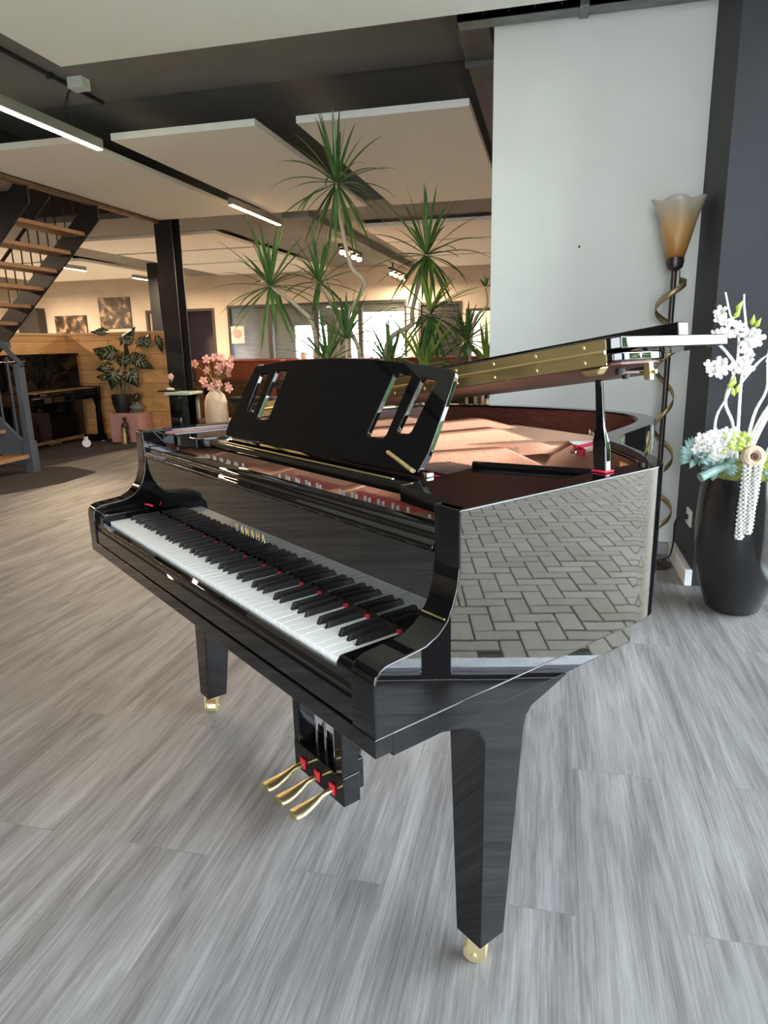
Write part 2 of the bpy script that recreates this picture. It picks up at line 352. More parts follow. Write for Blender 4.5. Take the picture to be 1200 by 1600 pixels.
# back wall with openings (built as piers, sill wall and lintels)
YB = 14.5
mb = MB()
def wallseg(x0, x1, z0, z1): mb.box(x0, x1, YB, YB + 0.15, z0, z1)
wallseg(-13, -9.0, 0, 3.2); wallseg(-7.15, -6.8, 0, 3.2); wallseg(-2.41, -2.12, 0, 3.2); wallseg(-1.18, -1.07, 0, 3.2); wallseg(-0.15, 2.2, 0, 3.2)
wallseg(-9.0, -7.15, 2.16, 3.2); wallseg(-6.8, -2.41, 2.2, 3.2); wallseg(-6.8, -2.41, 0, 0.9); wallseg(-2.12, -1.18, 2.12, 3.2); wallseg(-1.07, -0.15, 1.95, 3.2)
struct(mb, 'wall_back', 'cream_wall', smooth=0)
struct(MB().box(-13.1, -13, -5, 18, 0, 3.3), 'wall_left', 'cream_wall', smooth=0)
struct(MB().box(-13.1, -0.2, -5.1, -5, 0, 3.3).box(-0.2, 2.2, -5.1, -5, 2.9, 3.3), 'wall_front', noisy('grey_plaster', (0.42, 0.41, 0.39), (0.48, 0.47, 0.45), 2, 0.8), smooth=0)
# the rooms behind the back wall
struct(MB().box(-9.4, -6.95, 17.0, 17.1, 0, 2.9).box(-6.95, -6.9, 14.65, 17.1, 0, 2.9).box(-9.45, -9.4, 14.65, 17.1, 0, 2.9).box(-9.45, -6.9, 14.65, 17.1, 2.8, 2.9), 'wall_back_room', 'lilac', smooth=0)
mb = MB()
mb.box(-6.9, -5.9, 16.6, 16.7, 0, 2.9).box(-5.9, -5.0, 16.6, 16.7, 0, 0.8).box(-5.9, -5.0, 16.6, 16.7, 1.75, 2.9).box(-5.0, -4.35, 16.6, 16.7, 0, 2.9)
mb.box(-4.35, -1.0, 16.6, 16.7, 2.05, 2.9).box(-4.35, -1.0, 16.6, 16.7, 0, 0.7).box(-2.15, -1.0, 16.6, 16.7, 0, 2.9)
mb.box(-2.15, -2.1, 14.65, 16.7, 0, 2.9).box(-6.95, -1.0, 14.65, 16.7, 2.85, 2.95)
struct(mb, 'wall_office', noisy('taupe_plaster', (0.30, 0.25, 0.20), (0.36, 0.30, 0.24), 2, 0.8), smooth=0)
struct(MB().box(-1.15, 2.2, 16.6, 16.7, 0, 2.9).box(-1.0, -0.95, 14.65, 16.7, 0, 2.9), 'wall_far', 'cream_wall', smooth=0)
# white chimney-breast wall at the right, dark corner wall beside it
struct(MB().box(0.45, 1.54, 2.82, 2.98, 0, 3.12), 'wall_white', 'white_wall', smooth=0)
struct(MB().box(1.54, 2.04, 2.28, 2.98, 0, 3.15), 'wall_corner', 'dark_wall', smooth=0)
struct(MB().box(1.505, 1.54, 2.27, 2.82, 0, 0.085), 'baseboard_corner', 'white_plastic', bevel=0.004)
struct(MB().box(0.45, 1.505, 2.80, 2.82, 0, 0.075), 'baseboard_white', mat('grey_baseboard', (0.22, 0.22, 0.22), 0.6), bevel=0.003)
# side wall (right) of the room past the corner
struct(MB().box(2.05, 2.2, 2.28, 14.5, 0, 3.2), 'wall_right', 'cream_wall', smooth=0)

# glazing on the right: low threshold, mullions, head, panes
WX = 2.04
def window(n, y0, y1):
    mb = MB(); t = 0.055
    mb.box(WX, WX + 0.07, y0, y0 + t, 0, 2.6).box(WX, WX + 0.07, y1 - t, y1, 0, 2.6)
    mb.box(WX, WX + 0.07, y0 + t, y1 - t, 0, 0.02).box(WX, WX + 0.07, y0 + t, y1 - t, 2.54, 2.6)
    o = mb.build('window_%d' % n, 'frame_dark', kind='structure', bevel=0.004)
    MB().box(WX + 0.03, WX + 0.036, y0 + t, y1 - t, 0.02, 2.54).build('pane', 'pane', parent=o)
ys = [2.28, 1.02, -0.27, -1.9, -3.4, -5.0]
for i in range(5): window(i + 1, ys[i + 1], ys[i])
for i in range(2):
    x0, x1, t_ = -0.2 + i * 1.1, 0.9 + i * 1.1, 0.055
    o = MB().box(x0, x0 + t_, -5.08, -5.01, 0, 2.9).box(x1 - t_, x1, -5.08, -5.01, 0, 2.9).box(x0 + t_, x1 - t_, -5.08, -5.01, 0, 0.06).box(x0 + t_, x1 - t_, -5.08, -5.01, 2.84, 2.9).build('window_%d' % (i + 20), 'frame_dark', kind='structure', bevel=0.004)
    MB().box(x0 + t_, x1 - t_, -5.05, -5.044, 0.06, 2.84).build('pane', 'pane', parent=o)
struct(MB().box(WX - 0.02, WX + 0.12, -5, 2.28, 2.6, 3.3), 'wall_lintel', 'dark_wall', smooth=0)
struct(MB().box(-13, WX + 0.35, -5, 18, 3.9 - 0.6, 3.36), 'roof_edge', 'ceiling', smooth=0)

# ------------------------------------------------------------------ outside
struct(MB().box(2.11, 2.24, -8, 3.35, -0.06, -0.005), 'kerb', 'kerb', bevel=0.004)
struct(MB().box(2.24, 7.6, -8, 9, -0.12, -0.046), 'paving_bed', 'joint', smooth=0)
mb = MB(); wv = 0.1; g_ = 0.004
def brick(x0, y0, x1, y1):
    x0 += g_; y0 += g_; x1 -= g_; y1 -= g_; c = 0.004; dz = random.uniform(-0.0015, 0.0015)
    vs = [(x0, y0, -0.05), (x1, y0, -0.05), (x1, y1, -0.05), (x0, y1, -0.05), (x0, y0, -0.034), (x1, y0, -0.034), (x1, y1, -0.034), (x0, y1, -0.034),
          (x0 + c, y0 + c, -0.03 + dz), (x1 - c, y0 + c, -0.03 + dz), (x1 - c, y1 - c, -0.03 + dz), (x0 + c, y1 - c, -0.03 + dz)]
    mb.add(vs, [(0, 1, 5, 4), (1, 2, 6, 5), (2, 3, 7, 6), (3, 0, 4, 7), (4, 5, 9, 8), (5, 6, 10, 9), (6, 7, 11, 10), (7, 4, 8, 11), (8, 9, 10, 11)])
for i in range(0, 53):
    for j in range(-26, 60):
        k = (i - j) % 4; x = 2.26 + i * wv; y = j * wv
        if k == 0: brick(x, y, x + 2 * wv, y + wv)
        elif k == 3: brick(x, y, x + wv, y + 2 * wv)
struct(mb, 'paving', 'paver', smooth=0)
struct(MB().box(7.6, 40, -25, 30, -0.12, -0.03).box(2.2, 7.6, 9, 30, -0.12, -0.03).box(2.2, 7.6, -25, -8, -0.12, -0.03), 'lawn', 'grass', smooth=0)
struct(MB().box(-60, 40, 18, 60, -0.2, -0.12), 'ground_back', 'grass', smooth=0)
def blob(mb_, c, r, n=14, amp=0.25, sc=(1, 1, 1)):
    k0 = len(mb_.v); mb_.ball(c, r, sc, n * 2, n)
    for k in range(k0, len(mb_.v)):
        v = Vector(mb_.v[k]); d = (v - Vector(c)); f_ = 1 + amp * (math.sin(7 * d.x / r + 3 * d.z / r + c[1]) * math.cos(6 * d.y / r - 2 * d.z / r) + random.uniform(-0.35, 0.35))
        mb_.v[k] = tuple(Vector(c) + d * f_)
for i, (x, y, r) in enumerate([(15.5, 3.5, 1.6), (21.0, -9.0, 2.0)]):
    t = thing('garden_tree', ['round green tree across the lawn straight outside the window', 'larger green tree at the near end of the lawn'][i], 'tree', (x, y, -0.05))
    MB().tube([(0, 0, -0.1), (0.05, 0, 1.2), (0, 0.05, 2.2)], [0.16, 0.12, 0.09], 10).build('trunk', 'stem', t)
    mb = MB(); blob(mb, (0, 0, 1.6 + r * 0.7), r, 12, 0.14, (1, 1, 0.9)); mb.build('crown', 'hedge', t)

# ------------------------------------------------------------------ ceiling panels, lights, services
PG = 'white acoustic ceiling panels'
def panel(x0, x1, y0, y1, z, label):
    o = MB().box(x0, x1, y0, y1, z, z + 0.05).build('acoustic_panel', 'panel', bevel=0.003)
    tag(o, label, 'ceiling panel', PG)
    return o
panel(-1.95, 1.9, -1.2, 2.51, 2.80, 'large off-white acoustic panel above the piano, cut by the top of the picture')
panel(-2.54, -1.35, 3.83, 7.02, 2.80, 'middle off-white acoustic panel, right of the short glowing strip light')
panel(-1.05, 0.20, 3.87, 7.05, 2.80, 'off-white acoustic panel beside the white wall, in front of the dark beam')
panel(-4.03, -2.82, 3.80, 6.98, 2.80, 'off-white acoustic panel beside the open stairwell')
panel(-6.6, -4.0, 8.42, 9.85, 2.84, 'front acoustic panel of the three beyond the black post')
panel(-6.6, -4.0, 10.0, 11.65, 2.84, 'middle acoustic panel of the three beyond the black post')
panel(-6.6, -4.0, 11.8, 13.9, 2.84, 'rear acoustic panel of the three beyond the black post')
panel(-1.8, 1.6, 8.45, 9.95, 2.80, 'front acoustic panel of the three behind the tallest potted plant')
panel(-1.8, 1.6, 10.1, 11.9, 2.80, 'middle acoustic panel of the three behind the tallest potted plant')
panel(-1.8, 1.6, 12.05, 13.95, 2.80, 'rear acoustic panel of the three behind the tallest potted plant')
panel(-11.0, -7.7, 8.3, 10.2, 2.84, 'front acoustic panel seen through the stairs')
panel(-11.0, -7.7, 10.4, 13.6, 2.84, 'rear acoustic panel seen behind the stairs above the pictures')

def lamp_light(parent, loc, sx_, sy_, power, col=(1.0, 0.76, 0.52)):
    d = bpy.data.lights.new('lamp_glow', 'AREA'); d.shape = 'RECTANGLE'; d.size = sx_; d.size_y = sy_; d.energy = power; d.color = col
    o = bpy.data.objects.new('lamp_glow', d); COL.objects.link(o); o.parent = parent; o.location = loc
WARM = 0.55
def strip_light(x, y0, y1, z, label, power, wires=True):
    t = thing('strip_light', label, 'light', (x, (y0 + y1) / 2, z), group='suspended strip lights'); h = (y1 - y0) / 2
    MB().box(-0.03, 0.03, -h, h, 0.006, 0.075).build('housing', mat('aluminium_profile', (0.42, 0.40, 0.38), 0.4, metal=0.5), t, bevel=0.002)
    MB().box(-0.022, 0.022, -h + 0.003, h - 0.003, 0.0, 0.0059).build('diffuser', 'led_warm', t)
    for y in ((-h + 0.25), (h - 0.3)): MB().tube([(0, y, 0.075), (0, y, 3.1 - z)], 0.0015, 5).build('hanging_wire', 'steel', t)
    lamp_light(t, (0, 0, -0.012), 0.04, 2 * h, power * WARM)
    return t
strip_light(-2.60, 2.30, 3.77, 2.72, 'long glowing strip light hanging nearest the camera, left of the middle panel', 40)
strip_light(-2.60, 6.02, 7.42, 2.72, 'short glowing strip light hanging past the end of the middle panel', 60)
strip_light(-7.4, 9.0, 10.1, 2.62, 'strip light glowing right of the stair stringer', 200)
strip_light(-7.4, 11.6, 12.5, 2.62, 'small strip light glowing left of the black post', 200)
strip_light(-11.2, 11.0, 13.0, 2.62, 'strip light glowing behind the stair treads', 240)
strip_light(-7.4, 2.0, 5.0, 2.62, 'added strip light out of view left of the stairs, brightening the stair side', 150)  # unseen extra lamp, added to put warm light on the stairs and upright piano
def spot_row(x, ys_, z, label):
    t = thing('spotlight_bar', label, 'light', (x, ys_[0], z), group='bars of small warm spotlights')
    MB().box(-0.03, 0.03, -0.12, ys_[-1] - ys_[0] + 0.12, 0.05, 0.10).build('rail', 'black_metal', t)
    MB().box(-0.012, 0.012, 0.1, 0.124, 0.10, 2.81 - z if x > -2.33 else 2.81 - z).build('ceiling_mount', 'black_metal', t)
    for y in ys_:
        b = MB().lathe([(0.028, -0.01), (0.034, 0.05)], (0, y - ys_[0], 0), 14).build('lamp_head', 'black_metal', t)
        MB().ball((0, y - ys_[0], -0.012), 0.045, (1, 1, 0.8), 12, 8).build('bulb', 'led_warm', b)
    lamp_light(t, (0, (ys_[-1] - ys_[0]) / 2, -0.08), 0.06, ys_[-1] - ys_[0], 150 * WARM)
spot_row(-2.31, [9.2, 9.45, 9.85, 10.15], 2.60, 'row of four glowing spotlights in front of the dark beam')
spot_row(-2.34, [12.7, 13.1, 13.6, 14.0], 2.60, 'row of glowing spotlights nearer the far wall')

# steel edge profiles above the white wall
mb = MB().box(0.27, 1.56, 2.70, 2.80, 2.84, 2.92).box(0.27, 1.56, 2.70, 2.705, 2.84, 2.99)
for k in range(9): mb.box(0.40 + k * 0.13, 0.405 + k * 0.13, 2.696, 2.70, 2.86, 2.90)
mb.box(0.88, 0.925, 2.66, 2.81, 2.83, 2.97)
tag(mb.build('steel_profile', 'grey_metal', bevel=0.002), 'galvanised steel profile running along the top of the white wall', 'steel profile')
mb = MB().box(0.25, 0.42, 2.82, 7.05, 2.86, 2.99).box(0.24, 0.43, 3.28, 3.30, 2.83, 3.0)
tag(mb.build('cable_duct', noisy('dark_steel', (0.06, 0.06, 0.06), (0.09, 0.09, 0.09), 8, 0.5), bevel=0.002), 'dark grey cable duct under the ceiling left of the white wall', 'duct')
# junction box with cable
t = thing('junction_box', 'pale junction box under the dark ceiling above the long strip light', 'junction box', (-2.50, 3.45, 3.10))
MB().box(-0.06, 0.06, -0.05, 0.05, -0.075, 0).build('box', 'white_plastic', t, bevel=0.006)
MB().tube(smooth_path([(-0.05, -0.02, -0.06), (-0.10, 0, -0.10), (-0.13, 0, -0.2), (-0.10, 0.0, -0.31)]), 0.008, 8).build('cable', 'rubber', t)
mb = MB().tube([(-2.62, -1.0, 3.085), (-2.62, 3.9, 3.085)], 0.014, 8)
for y in (2.2, 2.8, 3.3): mb.box(-2.645, -2.595, y, y + 0.02, 3.065, 3.10)
tag(mb.build('ceiling_cable', 'rubber'), 'dark cable clipped along the ceiling beside the long strip light', 'cable')

# steel posts
def post(x0, x1, y0, y1, label):
    mb = MB(); ym = (y0 + y1) / 2; t = 0.018
    mb.box(x0, x1, y0, y0 + t, 0.015, 2.88).box(x0, x1, y1 - t, y1, 0.015, 2.88).box((x0 + x1) / 2 - 0.008, (x0 + x1) / 2 + 0.008, y0 + t, y1 - t, 0.015, 2.88)
    mb.box(x0 - 0.04, x1 + 0.04, y0 - 0.04, y1 + 0.04, 0, 0.015)
    return tag(mb.build('steel_post', 'black_metal', bevel=0.003), label, 'post')
post(-4.13, -3.89, 7.02, 7.24, 'black steel H-section post standing at the end of the pine partition')
post(-7.02, -6.80, 11.5, 11.7, 'farther black steel post left of the doorway')

# ------------------------------------------------------------------ far wall fittings
def frame_rect(mb, x0, x1, z0, z1, t, y0, y1):
    mb.box(x0, x1, y0, y1, z1 - t, z1).box(x0, x1, y0, y1, z0, z0 + t).box(x0, x0 + t, y0, y1, z0 + t, z1 - t).box(x1 - t, x1, y0, y1, z0 + t, z1 - t)
def office_window(n, x0, x1, blinds):
    mb = MB(); frame_rect(mb, x0, x1, 0.9, 2.2, 0.05, YB - 0.03, YB + 0.1)
    o = mb.build('window_%d' % n, mat('brown_frame', (0.035, 0.025, 0.02), 0.5), kind='structure')
    MB().box(x0 + 0.05, x1 - 0.05, YB + 0.04, YB + 0.045, 0.95, 2.15).build('pane', 'pane', parent=o)
    if blinds:
        mb = MB(); z = 2.12; zb = blinds
        while z > zb:
            mb.add([(x0 + 0.06, YB + 0.10, z), (x1 - 0.06, YB + 0.10, z), (x1 - 0.06, YB + 0.125, z + 0.013), (x0 + 0.06, YB + 0.125, z + 0.013)], [(0, 1, 2, 3)])
            z -= 0.035
        b = mb.build('venetian_blind', 'blind', parent=o, smooth=0); s_ = b.modifiers.new('thick', 'SOLIDIFY'); s_.thickness = 0.0015
office_window(6, -6.80, -5.72, 0.95); office_window(7, -5.72, -4.55, 0.95); office_window(8, -4.55, -3.50, 1.9); office_window(9, -3.50, -2.41, 0.95)
mb = MB(); frame_rect(mb, -9.0, -7.15, -0.05, 2.16, 0.06, YB - 0.02, YB + 0.15); struct(mb, 'trim_4', mat('door_frame_brown', (0.05, 0.035, 0.03), 0.5))
mb = MB(); frame_rect(mb, -2.14, -1.16, -0.05, 2.12, 0.06, YB - 0.02, YB + 0.15); struct(mb, 'trim_5', mat('door_frame_brown_b', (0.05, 0.035, 0.03), 0.5))
mb = MB(); frame_rect(mb, -1.07, -0.15, -0.05, 1.95, 0.05, YB - 0.02, YB + 0.15); struct(mb, 'trim_6', mat('door_frame_brown_c', (0.06, 0.04, 0.03), 0.5))
o = MB().box(-2.08, -1.22, YB + 0.08, YB + 0.12, 0.005, 2.06).build('door_1', mat('dark_door', (0.012, 0.011, 0.011), 0.4), kind='structure')
MB().tube([(-2.0, YB + 0.08, 1.0), (-2.0, YB + 0.03, 1.0), (-1.9, YB + 0.03, 1.0)], 0.01, 8).build('handle', 'steel', o)
o = MB().box(-8.94, -8.05, YB + 0.08, YB + 0.12, 0.005, 2.10).build('door_2', mat('cream_door', (0.66, 0.58, 0.46), 0.5), kind='structure')
# pictures and things on the far wall
def picture(x0, x1, z0, z1, label, seed):
    m = mat('sepia_print_%d' % seed, (0.2, 0.15, 0.1), 0.5); n = noise(m, 4.5, 4); n.inputs['Distortion'].default_value = 0.3
    mp = N(m, 'ShaderNodeMapping'); mp.inputs['Location'].default_value = (seed * 3.1, 0, seed); t_ = N(m, 'ShaderNodeTexCoord')
    L(m, t_.outputs['Object'], mp.inputs[0]); L(m, mp.outputs[0], n.inputs['Vector'])
    r = ramp(m, [(0.42, (0.03, 0.018, 0.01)), (0.52, (0.12, 0.075, 0.045)), (0.60, (0.42, 0.30, 0.20))]); L(m, n.outputs[0], r.inputs[0]); L(m, r.outputs[0], bsdf(m).inputs['Base Color'])
    t = thing('wall_picture', label, 'picture', ((x0 + x1) / 2, YB - 0.03, z0), group=None); a = (x1 - x0) / 2; h = z1 - z0
    MB().box(-a, a, 0, 0.03, 0, h).build('canvas', 'satin_black', t); MB().box(-a + 0.01, a - 0.01, -0.004, 0, 0.01, h - 0.01).build('print', m, t)
picture(-11.60, -10.68, 1.55, 2.10, 'smaller dark sepia picture on the far wall, left of the larger one', 1)
picture(-10.28, -9.40, 1.75, 2.50, 'larger sepia picture on the far wall, between the small picture and the doorway', 2)
o = MB().box(-0.30, 0.30, 0, 0.30, 0.0, 0.95).build('wall_speaker', mat('dark_grille', (0.03, 0.026, 0.024), 0.7), loc=(-12.15, 14.15, 1.35), bevel=0.01)
tag(o, 'tall dark grey cabinet left of the two pictures on the far wall', 'cabinet')
MB().box(-0.06, 0.06, 0.1, 0.2, -1.35, 0.0).build('stand', 'black_metal', o)
o = thing('wall_monitor', 'black screen mounted on the lilac wall through the doorway', 'screen', (-7.60, 16.9, 1.25))
MB().box(-0.30, 0.30, -0.05, 0.0, 0, 0.50).build('casing', 'satin_black', o, bevel=0.01); MB().box(-0.27, 0.27, -0.056, -0.05, 0.03, 0.47).build('display', 'screen', o)
MB().box(-0.05, 0.05, 0.0, 0.1, 0.15, 0.35).build('bracket', 'black_metal', o)
o = thing('window_poster', 'small pink and white poster on the left office window', 'poster', (-6.56, YB - 0.035, 1.32))
MB().box(-0.17, 0.17, 0, 0.004, 0, 0.40).build('sheet', mat('poster_white', (0.75, 0.66, 0.6), 0.7), o)
MB().lathe([(0.11, 0), (0.11, 0.003)], (0, -0.001, 0.22), 20, Matrix.Rotation(R(90), 4, 'X')).build('emblem', 'paper_pink', o)
# neon sign on the partition
t = thing('neon_sign', 'glowing red sign on top of the pine partition at the left edge', 'sign', (-6.10, 6.10, 1.30))
MB().box(-0.02, 0.0, -0.95, 0.22, 0.17, 0.36).build('backing', 'rubber', t)
mb = MB()
for k, (yy, kind_) in enumerate([(-0.62, 0), (-0.32, 0), (-0.13, 1), (0.0, 0), (0.14, 2)]):
    if kind_ == 0: mb.tube([(0.015, yy + 0.055 * math.cos(a), 0.26 + 0.065 * math.sin(a)) for a in [2 * PI * i / 14 for i in range(15)]], 0.009, 6)
    if kind_ == 1: mb.tube([(0.015, yy - 0.05, 0.20), (0.015, yy - 0.05, 0.32), (0.015, yy + 0.05, 0.32), (0.015, yy + 0.03, 0.26), (0.015, yy - 0.04, 0.26)], 0.009, 6)
    if kind_ == 2: mb.tube([(0.015, yy, 0.19), (0.015, yy, 0.33)], 0.012, 6)
mb.build('glowing_tube', 'red_led', t)
MB().box(-0.02, 0.0, -0.1, 0.0, 0.0, 0.17).build('foot', 'rubber', t)
t['label'] = 'glowing red sign on top of the pine partition at the left edge'

# ------------------------------------------------------------------ pine partition
o = thing('pine_partition', 'waist-high knotty pine partition behind the upright piano and potted plant', 'partition', (-5.82, 7.3, 0))
MB().box(-0.35, -0.03, -4.0, 0.0, 0, 1.445).build('side_panel', 'pine', o); MB().box(-0.35, 1.62, -0.0, 0.12, 0, 1.445).build('end_panel', 'pine', o)
MB().box(-0.37, 0.0, -4.0, -0.02, 1.445, 1.475).box(-0.37, 1.64, -0.02, 0.14, 1.445, 1.475).build('cap', mat('pale_pine_cap', (0.62, 0.42, 0.20), 0.5), o)

# dark mats on the floor
o = MB().prism([(-5.9, 4.9), (-4.75, 4.9), (-4.58, 5.2), (-4.40, 6.9), (-4.35, 7.28), (-5.8, 7.28)], 0.0, 0.008).build('floor_mat', 'carpet'); tag(o, 'dark brown carpet strip under the upright piano and pink plinth', 'carpet')
o = MB().prism([(-6.0, 2.9), (-4.25, 3.4), (-3.92, 3.75), (-3.75, 4.3), (-3.78, 4.85), (-4.3, 5.1), (-5.9, 4.85)], 0.0, 0.006).build('floor_mat', 'carpet'); tag(o, 'dark brown carpet with a curved edge at the foot of the stairs', 'carpet')

# ------------------------------------------------------------------ staircase
st = thing('staircase', 'dark steel staircase with oak treads turning at the left edge', 'staircase', (-4.5, 4.79, 0))
def P_(x, y, z): return (x + 4.5, y - 4.79, z)
# upper flight
sl = 0.90
def stringer(y, x0, x1, name='stringer'):
    mb = MB(); d = 0.30
    def zf(x): return 2.72 + sl * (x + 3.95)
    poly = [(x0 + 4.5, zf(x0)), (x1 + 4.5, zf(x1)), (x1 + 4.5, zf(x1) + d), (x0 + 4.5, zf(x0) + d)]
    mb.prism(poly, y - 4.79, y - 4.79 + 0.025, 'y'); return mb.build(name, 'black_metal', st, bevel=0.003)
stringer(4.72, -5.6, -4.06); stringer(5.78, -5.6, -4.06)
for k in range(6):
    x = -5.38 + k * 0.205; z = 2.72 + sl * (x + 3.95) + 0.11
    tr = MB().box(x + 4.5 - 0.13, x + 4.5 + 0.11, 4.745 - 4.79, 5.78 - 4.79, z, z + 0.04).build('tread', 'oak_tread', st, bevel=0.003)
    mb = MB()
    for yy in (4.78, 5.72):
        for q in range(4): mb.ball((x + 4.5 - 0.09 + q * 0.055, yy - 4.79, z - 0.004), 0.008, seg=8, rings=6)
    mb.build('bolt', 'steel', tr)
# upper railing on the far side
mb = MB(); y = 5.90 - 4.79
mb.tube([(-5.5 + 4.5, y, 2.25), (-4.15 + 4.5, y, 3.46)], 0.02, 8).tube([(-5.5 + 4.5, y, 1.55), (-4.15 + 4.5, y, 2.76)], 0.015, 8)
for k in range(11): xx = -5.45 + k * 0.125; zz = 1.60 + sl * (xx + 5.45); mb.tube([(xx + 4.5, y, zz), (xx + 4.5, y, zz + 0.68)], 0.008, 6)
mb.build('railing', 'black_metal', st)
# landing
MB().box(-1.9, -0.95, -1.0, 1.02, 1.28, 1.36).build('landing', 'blue_steel', st)
# lower flight: newel, handrail, stringer, balusters, treads
MB().box(-0.035, 0.035, -0.04, 0.04, 0.0, 1.12).box(-0.05, 0.05, -0.05, 0.05, 0, 0.33).build('newel_post', 'blue_steel', st, bevel=0.004)
MB().tube([(0.05, 0, 1.10), (-0.95, 0, 2.10)], 0.026, 10).build('handrail', 'blue_steel', st)
MB().prism([(-1.2, 1.28), (-1.2, 1.44), (0, 0.26), (0, 0.09)][::-1], -0.02, 0.02, 'y').prism([(-1.2, 1.05), (-1.2, 1.25), (-0.02, 0.08), (-0.25, 0.08)][::-1], -0.03, 0.03, 'y').build('stringer', 'blue_steel', st, bevel=0.003)
for k in range(6):
    x = -0.13 - k * 0.15; MB().tube([(x, 0, 0.26 - x * 0.98 - 0.05), (x, 0, 1.06 - x)], 0.010, 8).build('baluster', 'blue_steel', st)
for k in range(4):
    x = 0.02 - k * 0.26; MB().box(x - 0.27, x, -1.0, -0.03, 0.155 + k * 0.26, 0.195 + k * 0.26).build('tread', 'oak_tread', st, bevel=0.003)
MB().box(-0.3, 0.03, -1.0, -0.97, 0, 0.26).prism([(-1.2, 1.1), (-1.2, 1.4), (0.03, 0.26), (0.03, 0.0), (-0.2, 0)][::-1], -1.03, -1.0, 'y').build('stringer', 'blue_steel', st)

# ------------------------------------------------------------------ upright piano at the left
up = thing('upright_piano', 'black polished upright piano against the pine partition', 'piano', (-5.5, 6.30, 0.008))
# local: x towards the player (+), y along the keyboard
MB().box(-0.30, 0.0, -0.75, 0.75, 0.10, 1.17).build('case', 'lacquer', up, bevel=0.006)
MB().box(-0.32, 0.02, -0.77, 0.77, 1.17, 1.20).build('top_lid', 'lacquer', up, bevel=0.006)
MB().box(0.0, 0.012, -0.68, 0.68, 0.78, 1.12).build('upper_panel', 'lacquer', up, bevel=0.003)
MB().box(0.0, 0.30, -0.75, 0.75, 0.60, 0.68).build('key_bed', 'lacquer', up, bevel=0.01)
MB().box(0.02, 0.27, -0.70, 0.70, 0.68, 0.735).build('fallboard', 'lacquer', up, bevel=0.012)
MB().box(0.02, 0.28, -0.69, 0.69, 0.737, 0.745).build('fallboard_trim', 'brass', up, bevel=0.002)
for s in (-1, 1):
    MB().box(0.0, 0.31, s * 0.72 - 0.03, s * 0.72 + 0.03, 0.66, 0.76).build('cheek', 'lacquer', up, bevel=0.012)
    l_ = MB().prism([(0.22, 0.05), (0.29, 0.05), (0.285, 0.5), (0.30, 0.60), (0.20, 0.60), (0.235, 0.5)], s * 0.72 - 0.03, s * 0.72 + 0.03, 'y').build('leg', 'lacquer', up, bevel=0.004)
    MB().box(-0.0, 0.32, s * 0.72 - 0.035, s * 0.72 + 0.035, 0.015, 0.10).build('toe_block', 'lacquer', l_, bevel=0.006)
    MB().lathe([(0.028, -0.012), (0.028, 0.012)], (0.28, s * 0.72, 0.026), 16, Matrix.Rotation(R(90), 4, 'X')).build('caster', 'white_plastic', l_)
MB().box(-0.02, 0.008, -0.66, 0.66, 0.14, 0.58).build('lower_panel', 'lacquer', up, bevel=0.003)
for y in (-0.08, 0, 0.08): MB().tube([(0.0, y, 0.08), (0.06, y, 0.07), (0.10, y, 0.06)], [0.008, 0.012, 0.014], 8).build('pedal', 'brass', up)
# white caster wheel of a dolly in front
t = thing('caster_wheel', 'white caster wheel at the foot of the upright piano', 'wheel', (-5.06, 6.44, 0.008))
MB().lathe([(0.05, -0.015), (0.055, 0), (0.05, 0.015)], (0, 0, 0.055), 20, Matrix.Rotation(R(90), 4, 'X') @ Matrix.Rotation(R(30), 4, 'Y')).build('wheel', 'white_plastic', t)
MB().box(-0.02, 0.02, -0.02, 0.02, 0.09, 0.14).build('fork', 'white_plastic', t, bevel=0.004)

